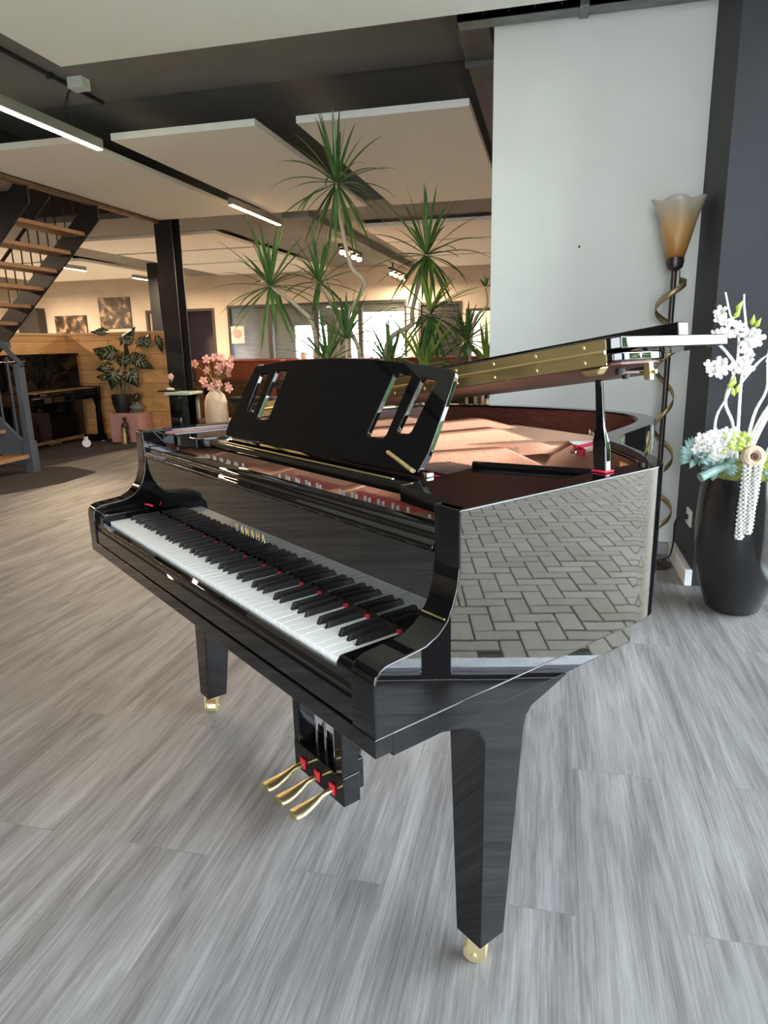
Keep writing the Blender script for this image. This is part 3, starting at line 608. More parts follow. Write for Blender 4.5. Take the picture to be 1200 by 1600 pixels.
# ------------------------------------------------------------------ plinth, plants and figures
o = MB().box(-0.22, 0.22, -0.02, 0.30, 0, 0.39).build('plinth', 'pink_paint', loc=(-4.80, 6.95, 0.008), bevel=0.004)
tag(o, 'dusty pink box plinth in front of the pine partition', 'plinth')
ap = thing('potted_alocasia', 'dark-leaved plant in a black pot standing on the pink plinth', 'plant', (-4.90, 7.08, 0.398))
MB().lathe([(0.085, 0.0), (0.125, 0.10), (0.135, 0.24), (0.125, 0.245), (0.118, 0.22)], (0, 0, 0), 28, cap=True).build('pot', 'pot_black', ap)
MB().lathe([(0.117, 0.21), (0.1, 0.222), (0.0, 0.225)], (0, 0, 0), 20, cap=False).build('soil', 'soil', ap)
def arrow_leaf(mb, mv, base, tip, wd, up_=Vector((0, 0, 1)), curl=0.3):
    base = Vector(base); tip = Vector(tip); d = tip - base; l_ = d.length; d.normalize()
    s_ = d.cross(up_); s_ = s_.normalized() if s_.length > 0.01 else Vector((1, 0, 0)); n_ = s_.cross(d)
    prof = [(-0.28, 0.42), (-0.1, 0.62), (0.08, 0.95), (0.28, 1.0), (0.5, 0.8), (0.75, 0.42), (1.0, 0.02)]
    vs = []; 
    for t_, w_ in prof:
        tt = max(t_, 0.0) if False else t_
        c_ = base + d * l_ * tt - n_ * curl * l_ * tt * tt * 0.5
        ww = wd * w_ * (1 + 0.12 * math.sin(t_ * 22))
        vs += [c_ - s_ * ww - n_ * 0.03 * wd, c_ + n_ * 0.15 * wd if t_ > -0.05 else base + n_ * 0.1 * wd, c_ + s_ * ww - n_ * 0.03 * wd]
    fs = []
    for k in range(len(prof) - 1):
        a = 3 * k; fs += [(a, a + 1, a + 4, a + 3), (a + 1, a + 2, a + 5, a + 4)]
    mb.add(vs, fs)
    for k in (2, 3, 4):
        for q in (0, 2):
            a = Vector(vs[3 * k - 2]) + n_ * 0.004; b = Vector(vs[3 * k + q]) * 0.85 + Vector(vs[3 * k + 1]) * 0.15 + n_ * 0.004
            mv.tube([a, b], 0.003, 4)
    mv.tube([base + n_ * (0.1 * wd + 0.004), tip + n_ * 0.002 - n_ * curl * l_ * 0.5], 0.0035, 4)
ms = MB()
# leaf positions (x, y, z of the base) in room space relative to the pot
for (x, z, y, dx, dz, dy, wd, l_) in [
    (0.12, 0.93, 0.02, 0.06, 0.12, 0.05, 0.10, 0.26), (-0.14, 1.08, 0, -0.22, 0.02, -0.05, 0.06, 0.22), (-0.18, 0.78, 0.05, -0.24, 0.10, 0, 0.10, 0.26),
    (0.02, 0.80, -0.1, -0.20, 0.02, -0.1, 0.11, 0.26), (0.30, 0.92, 0.06, 0.18, 0.10, 0, 0.07, 0.20), (0.42, 0.90, 0.06, 0.06, 0.16, 0.0, 0.06, 0.16),
    (0.14, 0.72, 0.1, 0.20, 0.05, 0.0, 0.09, 0.22), (0.30, 0.68, 0, 0.28, -0.10, 0.0, 0.075, 0.26), (0.02, 0.55, -0.12, -0.04, -0.16, -0.05, 0.12, 0.24),
    (0.22, 0.54, -0.1, 0.14, -0.18, -0.04, 0.11, 0.24), (-0.14, 0.62, 0, -0.20, -0.02, -0.02, 0.09, 0.22), (-0.22, 0.48, 0, -0.2, 0.02, 0, 0.05, 0.16),
    (0.05, 0.66, 0.05, 0.02, 0.18, 0.05, 0.10, 0.24), (0.62, 0.98, 0.02, 0.03, -0.14, 0.0, 0.05, 0.2)]:
    b_ = Vector((x, y, z)); dv = Vector((dx, dy, dz)).normalized()
    ml, mv = MB(), MB(); arrow_leaf(ml, mv, b_, b_ + dv * l_, wd, Vector((0.1, -0.9, 0.5)))
    o = ml.build('leaf', 'dark_leaf', ap); s_ = o.modifiers.new('thick', 'SOLIDIFY'); s_.thickness = 0.002
    mv.build('leaf_vein', 'vein', o)
    ms.tube(smooth_path([(x * 0.15, y * 0.2, 0.2), (x * 0.45, y * 0.6, 0.2 + (z - 0.2) * 0.55), (x, y, z)], 5), 0.006, 6)
ms.build('stalk', 'green_stem', ap)

def figure(name, label, loc, h, robe, cat):
    t = thing(name, label, cat, loc); s = h
    mb = MB().lathe([(0.13 * s, 0), (0.14 * s, 0.05 * s), (0.12 * s, 0.3 * s), (0.085 * s, 0.5 * s), (0.12 * s, 0.68 * s), (0.11 * s, 0.76 * s), (0.045 * s, 0.80 * s), (0.04 * s, 0.85 * s)], (0, 0, 0), 16)
    mb.ball((0, 0, 0.91 * s), 0.075 * s, (0.85, 0.95, 1.2), 12, 8).ball((-0.03 * s, -0.05 * s, 0.93 * s), 0.02 * s)
    mb.tube([(-0.10 * s, 0, 0.72 * s), (-0.14 * s, -0.04 * s, 0.55 * s), (-0.04 * s, -0.12 * s, 0.45 * s)], [0.035 * s, 0.03 * s, 0.025 * s], 8)
    mb.tube([(0.10 * s, 0, 0.72 * s), (0.14 * s, -0.04 * s, 0.55 * s), (0.04 * s, -0.12 * s, 0.45 * s)], [0.035 * s, 0.03 * s, 0.025 * s], 8)
    mb.build('figure_body', 'bronze', t)
    if robe: MB().lathe([(0.145 * s, 0), (0.15 * s, 0.05 * s), (0.13 * s, 0.3 * s), (0.095 * s, 0.5 * s), (0.1 * s, 0.62 * s)], (-0.04 * s, -0.02 * s, 0), 14).build('robe', 'gold_cloth', t)
    return t
figure('standing_figurine', 'dark figurine in a golden robe standing on the floor in front of the pink plinth', (-4.72, 6.82, 0.008), 0.36, True, 'figurine')
t = thing('bust_figurine', 'small dark bust on the pink plinth, right of the black plant pot', 'figurine', (-4.66, 7.05, 0.398))
MB().lathe([(0.05, 0), (0.06, 0.01), (0.05, 0.02), (0.095, 0.06), (0.10, 0.09), (0.03, 0.12), (0.03, 0.15)], (0, 0, 0), 18).build('shoulders', noisy('patterned_cloth', (0.06, 0.08, 0.07), (0.25, 0.28, 0.25), 50, 0.6), t)
MB().ball((0, 0, 0.195), 0.055, (0.85, 0.95, 1.15)).ball((0, 0.015, 0.215), 0.058, (0.9, 0.95, 0.9)).ball((0, -0.055, 0.19), 0.012).build('head', 'bronze', t)

# glass display stand with small orchid
t = thing('glass_stand', 'pale green glass pedestal in front of the black post', 'pedestal', (-3.63, 6.50, 0))
MB().box(-0.17, 0.17, -0.17, 0.17, 0.685, 0.715).build('glass_top', noisy('frosted_green_glass', (0.50, 0.62, 0.56), (0.56, 0.68, 0.62), 3, 0.2), t, bevel=0.004)
for x0, x1, y0, y1 in [(-0.13, 0.13, -0.13, -0.122), (-0.13, 0.13, 0.122, 0.13), (-0.13, -0.122, -0.122, 0.122), (0.122, 0.13, -0.122, 0.122)]:
    MB().box(x0, x1, y0, y1, 0.0, 0.685).build('glass_side', 'green_glass', t)
MB().box(-0.33, -0.10, -0.05, 0.12, 0.715, 0.735).build('shelf_board', 'satin_black', t)
t = thing('orchid_sprig', 'tiny pink orchid on the glass pedestal', 'flower', (-3.82, 6.52, 0.735))
MB().lathe([(0.045, 0), (0.05, 0.02), (0.03, 0.025)], (0, 0, 0), 12).build('dish', 'white_petal', t)
MB().tube(smooth_path([(0, 0, 0.02), (-0.02, 0, 0.07), (0.0, 0, 0.13), (0.03, 0, 0.16)]), 0.006, 6).tube([(0.01, 0, 0.1), (0.04, 0, 0.13)], 0.012, 6).build('stem', 'green_stem', t)
mb = MB()
for a in range(5): mb.ball((0.03 + 0.022 * math.cos(a * 1.257), -0.01, 0.165 + 0.022 * math.sin(a * 1.257)), 0.02, (1, 0.4, 1))
mb.build('blossom', 'pink_petal', t)

# cream floor vase with pink blossom
def petal_flower(mb, c, r, n=5, axis=None, cup=0.35):
    c = Vector(c); ax = (axis or Vector((random.uniform(-0.6, 0.6), -1, random.uniform(-0.2, 0.7)))).normalized()
    u = ax.cross(Vector((0, 0, 1))).normalized(); v = ax.cross(u); a0 = random.uniform(0, 6.28)
    for k in range(n):
        a = a0 + 2 * PI * k / n; d = u * math.cos(a) + v * math.sin(a); s_ = ax.cross(d)
        p = [c, c + d * r * 0.45 - s_ * r * 0.33 + ax * r * cup * 0.6, c + d * r * 0.9 - s_ * r * 0.30 + ax * r * cup, c + d * r * 1.08 + ax * r * cup * 0.8, c + d * r * 0.9 + s_ * r * 0.30 + ax * r * cup, c + d * r * 0.45 + s_ * r * 0.33 + ax * r * cup * 0.6, c + d * r * 0.55 + ax * r * cup * 0.35]
        mb.add(p, [(0, 1, 6), (1, 2, 6), (2, 3, 6), (3, 4, 6), (4, 5, 6), (5, 0, 6)])
t = thing('flower_vase', 'cream stoneware floor vase holding pink artificial blossom', 'vase', (-3.84, 7.75, 0))
MB().lathe([(0.11, 0), (0.15, 0.08), (0.165, 0.30), (0.16, 0.48), (0.13, 0.58), (0.07, 0.64), (0.065, 0.67), (0.055, 0.66)], (0, 0, 0), 28).build('vase_body', 'cream_pot', t)
mb = MB(); mf = MB()
for (x, z) in [(-0.30, 1.02), (-0.05, 1.08), (0.02, 1.10), (0.16, 1.10), (0.22, 1.02), (0.12, 0.98), (0.26, 0.94), (0.2, 0.88), (0.08, 0.90), (-0.12, 0.92), (-0.16, 0.78), (-0.14, 0.74), (0.10, 0.74), (0.18, 0.70), (0.22, 0.66), (0.0, 0.76), (-0.02, 0.70), (0.29, 1.0), (0.25, 1.08)]:
    y = random.uniform(-0.1, 0.1); mb.tube(smooth_path([(x * 0.1, 0, 0.62), (x * 0.4, y * 0.5, 0.62 + (z - 0.62) * 0.6), (x, y, z)], 4), 0.005, 5)
    petal_flower(mf, (x, y, z), 0.062, 5); petal_flower(mf, (x, y - 0.01, z), 0.04, 5)
mb.build('branches', 'green_stem', t); o = mf.build('blossom', 'pink_petal', t); s_ = o.modifiers.new('thick', 'SOLIDIFY'); s_.thickness = 0.003

# mahogany upright pianos far behind, seen over the grand's music desk
def red_upright(x, label):
    t = thing('upright_piano', label, 'piano', (x, 9.2, 0), group='mahogany upright pianos in the background')
    MB().box(-0.74, 0.74, 0, 0.32, 0.10, 1.0).build('case', 'red_wood', t, bevel=0.006)
    MB().box(-0.76, 0.76, -0.02, 0.34, 1.0, 1.03).build('top_lid', noisy('polished_red_lid', (0.16, 0.02, 0.016), (0.22, 0.03, 0.022), 10, 0.25), t, bevel=0.006)
    MB().box(-0.74, 0.74, -0.28, 0.0, 0.60, 0.72).build('key_bed', 'lacquer', t, bevel=0.01)
    MB().box(-0.70, 0.70, -0.004, 0.0, 0.12, 0.58).build('lower_panel', 'lacquer', t)
    for s in (-1, 1):
        MB().box(s * 0.70 - 0.035, s * 0.70 + 0.035, -0.27, -0.20, 0.0, 0.60).build('leg', 'red_wood', t, bevel=0.006)
        MB().box(s * 0.70 - 0.035, s * 0.70 + 0.035, -0.28, 0.30, 0.0, 0.10).build('toe_block', 'red_wood', t, bevel=0.006)
red_upright(-4.15, 'dark mahogany upright piano with red lid, behind the pink blossom')
red_upright(-2.55, 'dark mahogany upright piano behind the left of the music desk')
red_upright(-0.95, 'dark mahogany upright piano behind the potted dracaenas')
for i, (x, h, r_, m_) in enumerate([(-3.05, 0.10, 0.05, 'cream_pot'), (-2.86, 0.13, 0.04, 'white_plastic'), (-2.70, 0.09, 0.055, 'red_wood')]):
    o = MB().lathe([(r_ * 0.7, 0), (r_, h * 0.5), (r_ * 0.8, h), (r_ * 0.7, h * 0.98)], (0, 0, 0), 16).build('cup', m_, loc=(x, 9.32, 1.03))
    tag(o, ['cream cup on the mahogany piano, leftmost of three', 'white beaker on the mahogany piano, middle of three', 'dark red bowl on the mahogany piano, rightmost of three'][i], 'cup')
t = thing('keyboard_bench', 'black bench on crossed metal legs behind the music desk', 'bench', (-3.30, 7.9, 0))
MB().box(-0.35, 0.35, -0.16, 0.16, 0.46, 0.54).build('seat', 'satin_black', t, bevel=0.015)
for y in (-0.12, 0.12):
    for s in (-1, 1): MB().tube([(-s * 0.28, y, 0.0), (s * 0.28, y, 0.46)], 0.014, 8).build('leg', 'black_metal', t)

# ------------------------------------------------------------------ dracaenas behind the piano
def crown(mb, c, n, ln, up0=-0.5, up1=1.0, droop=0.6, wd=0.013, lean=(0, 0)):
    for k in range(n):
        a = k * 2.399963 + random.uniform(-0.25, 0.25); e = up0 + (up1 - up0) * ((k + 0.5) / n) + random.uniform(-0.1, 0.1)
        e = max(-1.35, min(1.45, e * 1.3)); l_ = ln * random.uniform(0.72, 1.1)
        d = Vector((math.cos(a) * math.cos(e) + lean[0], math.sin(a) * math.cos(e) + lean[1], math.sin(e))).normalized()
        s_ = d.cross(Vector((0, 0, 1))); s_ = s_.normalized() if s_.length > 0.05 else Vector((1, 0, 0))
        dr = droop * (0.4 + 0.9 * math.cos(e) ** 2) * random.uniform(0.6, 1.3)
        pts = []; p = Vector(c) + d * 0.012; dd = d.copy(); ns = 7
        for i in range(ns + 1):
            pts.append(p.copy()); dd = (dd + Vector((0, 0, -1)) * dr * (i / ns) * 0.28).normalized(); p = p + dd * l_ / ns
        W_ = [0.55, 0.8, 1, 1, 0.9, 0.7, 0.42, 0.04]; vs = []
        for i, q in enumerate(pts):
            t_ = (pts[min(i + 1, ns)] - pts[max(i - 1, 0)]).normalized(); nn = s_.cross(t_).normalized()
            vs += [q - s_ * wd * W_[i] + nn * wd * 0.25 * W_[i], q - nn * wd * 0.12 * W_[i], q + s_ * wd * W_[i] + nn * wd * 0.25 * W_[i]]
        mb.add(vs, [f_ for i in range(ns) for f_ in ((3 * i, 3 * i + 1, 3 * i + 4, 3 * i + 3), (3 * i + 1, 3 * i + 2, 3 * i + 5, 3 * i + 4))])
def dracaena(label, base, stems, crowns, pot_r=0.17, pot_h=0.36):
    t = thing('potted_dracaena', label, 'plant', base); B = Vector(base)
    MB().lathe([(pot_r * 0.72, 0), (pot_r * 0.95, pot_h * 0.6), (pot_r, pot_h), (pot_r * 0.93, pot_h), (pot_r * 0.9, pot_h * 0.93)], (0, 0, 0), 32).build('pot', 'pot_black', t)
    MB().lathe([(pot_r * 0.9, pot_h * 0.9), (0.0, pot_h * 0.92)], (0, 0, 0), 20, cap=False).build('soil', 'soil', t)
    for pts, r0, r1 in stems:
        P = smooth_path([Vector(q) - B for q in pts], 6); n = len(P)
        MB().tube(P, [r0 + (r1 - r0) * i / (n - 1) for i in range(n)], 8).build('stem', 'stem', t)
    for c, n, ln, u0, u1, dr, m_, lean in crowns:
        mb = MB(); crown(mb, Vector(c) - B, n, ln, u0, u1, dr, lean=lean)
        o = mb.build('foliage', m_, t, smooth=60)
dracaena('tall dracaena with drooping crown reaching the ceiling panels, leftmost behind the music desk', (-0.80, 3.45, 0),
    [([(-0.78, 3.45, 0.3), (-0.60, 3.45, 0.8), (-0.50, 3.42, 1.15), (-0.57, 3.40, 1.36), (-0.56, 3.40, 1.45), (-0.45, 3.40, 1.64), (-0.54, 3.40, 1.76), (-0.60, 3.40, 2.05), (-0.62, 3.40, 2.27)], 0.017, 0.012),
     ([(-0.84, 3.45, 0.3), (-0.83, 3.42, 0.9), (-0.81, 3.40, 1.15), (-0.83, 3.40, 1.38), (-0.95, 3.40, 1.52), (-1.12, 3.40, 1.64)], 0.020, 0.012),
     ([(-0.82, 3.48, 0.3), (-0.70, 3.5, 1.0), (-0.68, 3.5, 1.40), (-0.80, 3.5, 1.66)], 0.014, 0.010),
     ([(-0.80, 3.42, 0.3), (-0.60, 3.35, 0.9), (-0.56, 3.3, 1.28)], 0.014, 0.010)],
    [((-0.62, 3.40, 2.28), 46, 0.50, -1.05, 1.15, 0.75, 'leaf', (0, 0)), ((-1.13, 3.40, 1.65), 44, 0.48, -0.85, 1.1, 0.5, 'leaf', (0, 0)),
     ((-0.80, 3.5, 1.67), 26, 0.40, -0.6, 1.1, 0.7, 'leaf', (0, 0)), ((-0.56, 3.3, 1.28), 22, 0.42, -0.2, 1.1, 0.4, 'leaf', (0, 0)), ((-0.72, 3.35, 1.12), 18, 0.36, 0.1, 1.1, 0.4, 'leaf', (0, 0))], 0.19)
dracaena('dracaena with two stacked crowns left of the white wall', (-0.25, 3.55, 0),
    [([(-0.28, 3.55, 0.3), (-0.36, 3.5, 0.8), (-0.32, 3.42, 1.13), (-0.27, 3.40, 1.28), (-0.13, 3.40, 1.36), (-0.12, 3.40, 1.45), (-0.08, 3.40, 1.60), (-0.02, 3.40, 1.79)], 0.022, 0.012),
     ([(-0.22, 3.55, 0.3), (-0.05, 3.45, 0.9), (-0.02, 3.40, 1.40)], 0.017, 0.012),
     ([(-0.24, 3.52, 0.3), (-0.1, 3.4, 0.8), (-0.04, 3.35, 1.08)], 0.014, 0.010)],
    [((-0.02, 3.40, 1.80), 42, 0.44, -0.95, 1.15, 0.7, 'leaf', (0, 0)), ((0.0, 3.40, 1.42), 34, 0.42, -1.2, 0.2, 0.9, 'leaf', (0, 0)),
     ((0.0, 3.38, 1.44), 14, 0.42, 0.1, 1.0, 0.6, 'leaf_light', (0.4, 0)), ((-0.04, 3.35, 1.08), 20, 0.46, 0.0, 1.0, 0.4, 'leaf_light', (0.35, 0)), ((-0.28, 3.40, 1.08), 16, 0.34, 0.2, 1.1, 0.3, 'leaf', (0, 0))])
dracaena('small dracaena with a thin bent cane, closest to the white wall', (0.26, 3.62, 0),
    [([(0.26, 3.62, 0.3), (0.24, 3.5, 0.8), (0.27, 3.40, 1.13), (0.30, 3.40, 1.38), (0.38, 3.40, 1.47), (0.37, 3.40, 1.58)], 0.012, 0.005),
     ([(0.27, 3.62, 0.3), (0.30, 3.5, 0.9), (0.24, 3.42, 1.24)], 0.014, 0.010), ([(0.28, 3.60, 0.3), (0.36, 3.5, 0.8), (0.38, 3.45, 1.06)], 0.014, 0.010)],
    [((0.24, 3.42, 1.25), 34, 0.26, -0.7, 1.1, 0.4, 'leaf', (0, 0)), ((0.38, 3.45, 1.06), 20, 0.34, 0.0, 1.1, 0.5, 'leaf_light', (0.1, 0)), ((0.37, 3.40, 1.58), 5, 0.08, 0.3, 1.2, 0.2, 'leaf', (0, 0))], 0.14, 0.3)

# ------------------------------------------------------------------ floor lamp at the white wall
fl = thing('floor_lamp', 'bronze floor lamp with amber glass flower shade and spiral gold ribbon', 'lamp', (1.395, 2.60, 0))
MB().lathe([(0.10, 0), (0.10, 0.01), (0.04, 0.02), (0.016, 0.04)], (0, 0, 0), 28).build('base', 'lamp_brown', fl)
MB().tube([(0, 0, 0.02), (0, 0, 1.58)], 0.014, 14).build('pole', 'lamp_brown', fl)
MB().lathe([(0.012, 1.565), (0.038, 1.585), (0.044, 1.61), (0.040, 1.645), (0.03, 1.65)], (0, 0, 0), 24).build('socket_cup', 'lamp_brown', fl)
mb = MB(); n = 110; z0, z1 = 0.12, 1.56; vs = []
for i in range(n + 1):
    t_ = i / n; z = z0 + (z1 - z0) * t_; a = 2 * PI * 4.7 * t_ + 2.2; r_ = 0.062 + 0.018 * math.sin(t_ * 9) ; r_ = r_ if t_ < 0.97 else 0.03
    for dz in (-0.017, 0.017): vs.append((r_ * math.cos(a), r_ * math.sin(a), z + dz))
mb.add(vs, [(2 * i, 2 * i + 2, 2 * i + 3, 2 * i + 1) for i in range(n)])
o = mb.build('ribbon', 'ribbon', fl, smooth=60); s_ = o.modifiers.new('thick', 'SOLIDIFY'); s_.thickness = 0.003
vs = []; seg, rows = 48, 12
for j in range(rows + 1):
    t_ = j / rows
    for i in range(seg):
        a = 2 * PI * i / seg; tw = a + 1.2 * t_
        r_ = 0.036 + 0.060 * t_ ** 0.8 + 0.020 * max(0, t_ - 0.7) / 0.3
        pet = abs(math.sin(2.5 * tw)); r_ *= 1 + 0.16 * t_ * pet - 0.05 * t_
        z = 0.27 * t_ + (0.022 * pet - 0.01) * max(0, t_ - 0.55) / 0.45
        vs.append((r_ * math.cos(a), r_ * math.sin(a), z))
o = MB().add(vs, [(j * seg + i, j * seg + (i + 1) % seg, (j + 1) * seg + (i + 1) % seg, (j + 1) * seg + i) for j in range(rows) for i in range(seg)]).build('lamp_shade', 'shade_glass', fl, smooth=80, loc=(0, 0, 1.63))
s_ = o.modifiers.new('thick', 'SOLIDIFY'); s_.thickness = 0.004
# socket and cable on the dark corner wall
t = thing('wall_socket', 'white double wall socket on the dark corner wall, behind the black vase', 'socket', (1.54, 2.44, 0.28))
MB().box(-0.010, 0.0, -0.06, 0.06, 0.0, 0.085).build('face_plate', 'white_plastic', t, bevel=0.003)
MB().box(-0.035, -0.010, -0.005, 0.03, 0.03, 0.055).build('plug', 'rubber', t, bevel=0.004)
tag(MB().tube(smooth_path([(1.50, 2.46, 0.32), (1.49, 2.56, 0.26), (1.50, 2.62, 0.14), (1.495, 2.68, 0.03), (1.44, 2.66, 0.01), (1.40, 2.62, 0.012)]), 0.005, 8).build('lamp_cable', 'rubber'), 'thin black cable hanging from the wall socket to the floor lamp', 'cable')
tag(MB().ball((0.93, 2.815, 1.735), 0.006).build('wall_nail', 'black_metal'), 'tiny nail in the upper part of the white wall', 'nail')

# ------------------------------------------------------------------ tall vase with flower arrangement
VX, VY = 1.665, 1.99
t = thing('floor_vase', 'tall glossy black floor vase at the right edge', 'vase', (VX, VY, 0))
MB().lathe([(0.10, 0.0), (0.115, 0.012), (0.15, 0.12), (0.178, 0.26), (0.188, 0.40), (0.182, 0.55), (0.168, 0.635), (0.158, 0.635), (0.165, 0.55), (0.16, 0.5)], (0, 0, 0), 56).build('vase_body', 'vase_black', t)
fa = thing('flower_arrangement', 'white blossom branches, pods and moss arranged in the tall black vase', 'flowers', (VX, VY, 0.5))
def F(x, y, z): return (x - VX, y - VY, z - 0.5)
mb = MB(); blob(mb, F(VX, VY, 0.64), 0.15, 12, 0.06, (1.05, 1.0, 0.55)); mb.build('moss', 'moss', fa)
mb = MB()
BR = [[(1.60, 1.97, 0.62), (1.585, 1.94, 0.85), (1.54, 1.93, 0.97), (1.57, 1.93, 1.12), (1.565, 1.93, 1.25), (1.53, 1.93, 1.32), (1.50, 1.93, 1.42)],
      [(1.62, 1.97, 0.62), (1.60, 1.93, 0.88), (1.595, 1.93, 1.05), (1.60, 1.93, 1.22), (1.575, 1.92, 1.36), (1.57, 1.92, 1.41)],
      [(1.64, 1.99, 0.62), (1.66, 1.94, 0.9), (1.70, 1.94, 1.02), (1.69, 1.93, 1.18), (1.74, 1.92, 1.34)],
      [(1.63, 1.99, 0.62), (1.68, 1.96, 0.82), (1.74, 1.95, 1.0), (1.78, 1.94, 1.25), (1.765, 1.94, 1.42)],
      [(1.58, 1.97, 0.62), (1.52, 1.94, 0.78), (1.51, 1.93, 0.9), (1.55, 1.93, 1.0), (1.56, 1.93, 1.10)],
      [(1.66, 1.98, 0.62), (1.63, 1.9, 0.74), (1.68, 1.88, 0.92), (1.77, 1.88, 1.06)], [(1.66, 1.98, 0.62), (1.65, 1.9, 0.74), (1.72, 1.88, 0.95), (1.80, 1.88, 1.02)],
      [(1.70, 1.98, 0.62), (1.76, 1.95, 0.85), (1.73, 1.94, 0.98), (1.80, 1.93, 1.2)], [(1.57, 1.93, 1.12), (1.50, 1.92, 1.2), (1.46, 1.92, 1.21)], [(1.595, 1.93, 1.05), (1.65, 1.92, 1.13), (1.68, 1.91, 1.16)]]
for k, b_ in enumerate(BR):
    n = len(b_); P = smooth_path([F(*q) for q in b_], 5); nn = len(P); mb.tube(P, [0.008 - 0.0045 * i / (nn - 1) for i in range(nn)], 7)
mb.build('branches', 'birch', fa)
mf = MB()
for (x, z, r_) in [(1.485, 1.34, .028), (1.50, 1.30, .03), (1.48, 1.31, .026), (1.53, 1.295, .024), (1.49, 1.25, .03), (1.515, 1.255, .03), (1.47, 1.25, .022), (1.56, 1.28, .024), (1.54, 1.25, .022),
                    (1.60, 1.245, .034), (1.63, 1.23, .036), (1.60, 1.20, .036), (1.455, 1.12, .026), (1.475, 1.095, .026), (1.50, 1.13, .03), (1.515, 1.11, .032), (1.50, 1.09, .026), (1.58, 1.12, .036), (1.60, 1.11, .036), (1.61, 1.15, .026), (1.56, 1.10, .024), (1.73, 1.27, .03), (1.75, 1.2, .03), (1.70, 1.15, .026)]:
    petal_flower(mf, F(x, 1.91, z), r_, 5)
o = mf.build('white_blossom', 'white_petal', fa); s_ = o.modifiers.new('thick', 'SOLIDIFY'); s_.thickness = 0.0015
ml = MB()
def leafy(mb_, c, d, l_, wd):
    c = Vector(c); d = Vector(d).normalized(); s_ = d.cross(Vector((0.2, -1, 0.3))).normalized(); n_ = d.cross(s_)
    mb_.add([c, c + d * l_ * 0.35 - s_ * wd + n_ * wd * 0.3, c + d * l_, c + d * l_ * 0.35 + s_ * wd + n_ * wd * 0.3, c + d * l_ * 0.4], [(0, 1, 4), (1, 2, 4), (2, 3, 4), (3, 0, 4)])
for (x, z) in [(1.54, 1.31), (1.545, 1.34), (1.62, 1.27), (1.61, 1.28), (1.54, 1.02), (1.56, 1.03), (1.57, 0.99), (1.575, 1.0), (1.55, 1.03)]:
    ml = MB(); leafy(ml, F(x, 1.91, z), (random.uniform(-0.5, 0.5), -0.3, 1), 0.05, 0.012); o = ml.build('lime_leaf', 'lime', fa); s_ = o.modifiers.new('thick', 'SOLIDIFY'); s_.thickness = 0.001
ml = MB()
for k in range(60):
    a = random.uniform(0, 6.28); r_ = random.uniform(0, 0.05); leafy(ml, F(1.575 + r_ * math.cos(a), 1.86 + random.uniform(-.02, .03), 0.80 + r_ * 0.8 * math.sin(a)), (math.cos(a), -0.6, math.sin(a)), 0.03, 0.012)
o = ml.build('lime_rosette', 'lime', fa); s_ = o.modifiers.new('thick', 'SOLIDIFY'); s_.thickness = 0.001
ml = MB()
for k in range(40):
    a = random.uniform(0, 6.28); r_ = random.uniform(0, 0.04); leafy(ml, F(1.745 + r_ * math.cos(a), 1.86, 0.72 + r_ * math.sin(a)), (math.cos(a), -0.6, math.sin(a)), 0.03, 0.012)
o = ml.build('lime_rosette', 'lime', fa); s_ = o.modifiers.new('thick', 'SOLIDIFY'); s_.thickness = 0.001
mb = MB()
for cx, cz, R0 in [(1.50, 0.785, 0.075), (1.545, 0.80, 0.06)]:
    for k in range(26):
        a = k * 2.4; r_ = R0 * math.sqrt(k / 26); petal_flower(mb, F(cx + r_ * math.cos(a), 1.87 - 0.02 * (1 - r_ / R0), cz + r_ * 0.8 * math.sin(a)), 0.024, 5, Vector((math.cos(a) * 0.6, -1, math.sin(a) * 0.6)))
o = mb.build('white_hydrangea', 'white_petal', fa); s_ = o.modifiers.new('thick', 'SOLIDIFY'); s_.thickness = 0.0015
mb = MB()
for cx, cz, n in [(1.43, 0.745, 34), (1.53, 0.70, 20)]:
    for k in range(n):
        a = random.uniform(0, 6.28); e = random.uniform(-1.2, 1.2); d = Vector((math.cos(a) * math.cos(e) - 0.4, -0.4 + 0.3 * math.sin(a), math.sin(e)))
        leafy(mb, F(cx + 0.02 * math.cos(a), 1.88, cz + 0.02 * math.sin(a)), d, 0.065, 0.018)
for k in range(90):
    s0 = random.uniform(0, 1); leafy(mb, F(1.72 + 0.12 * s0 + random.uniform(-.03, .03), 1.85 - 0.03 * s0, 0.66 - 0.08 * s0 + random.uniform(-.035, .035)), (random.uniform(-1, 1), -0.6, random.uniform(-1, 0.6)), 0.025, 0.009)
mb.tube([F(1.56, 1.87, 0.70), F(1.50, 1.83, 0.68), F(1.44, 1.80, 0.655)], [0.014, 0.018, 0.02], 10)
o = mb.build('blue_green_foliage', 'sage', fa); s_ = o.modifiers.new('thick', 'SOLIDIFY'); s_.thickness = 0.001
mb = MB(); c = Vector(F(1.645, 1.82, 0.745)); ax = Matrix.Rotation(R(72), 4, 'X')
prof = [(0.016 + 0.0, 0.0)]
mb.lathe([(0.014, -0.012), (0.016, 0.012), (0.026, 0.022), (0.042, 0.018), (0.050, 0.0), (0.044, -0.022), (0.028, -0.032), (0.014, -0.03)], c, 28, ax, cap=False)
mb.lathe([(0.012, -0.03), (0.03, -0.01), (0.034, 0.012), (0.022, 0.026), (0.012, 0.02)], F(1.745, 1.85, 0.79), 20, Matrix.Rotation(R(60), 4, 'X'))
mb.build('seed_pod', 'seed_pod', fa)
mb = MB().ball(c + Vector((0, 0.012, 0)), 0.020, (1, 0.6, 1), 12, 8)
for k in range(6): a = k * 1.047; mb.ball(c + Vector((0.008 * math.cos(a), -0.006, 0.008 * math.sin(a))), 0.006)
mb.build('pod_core', 'pod_dark', fa)
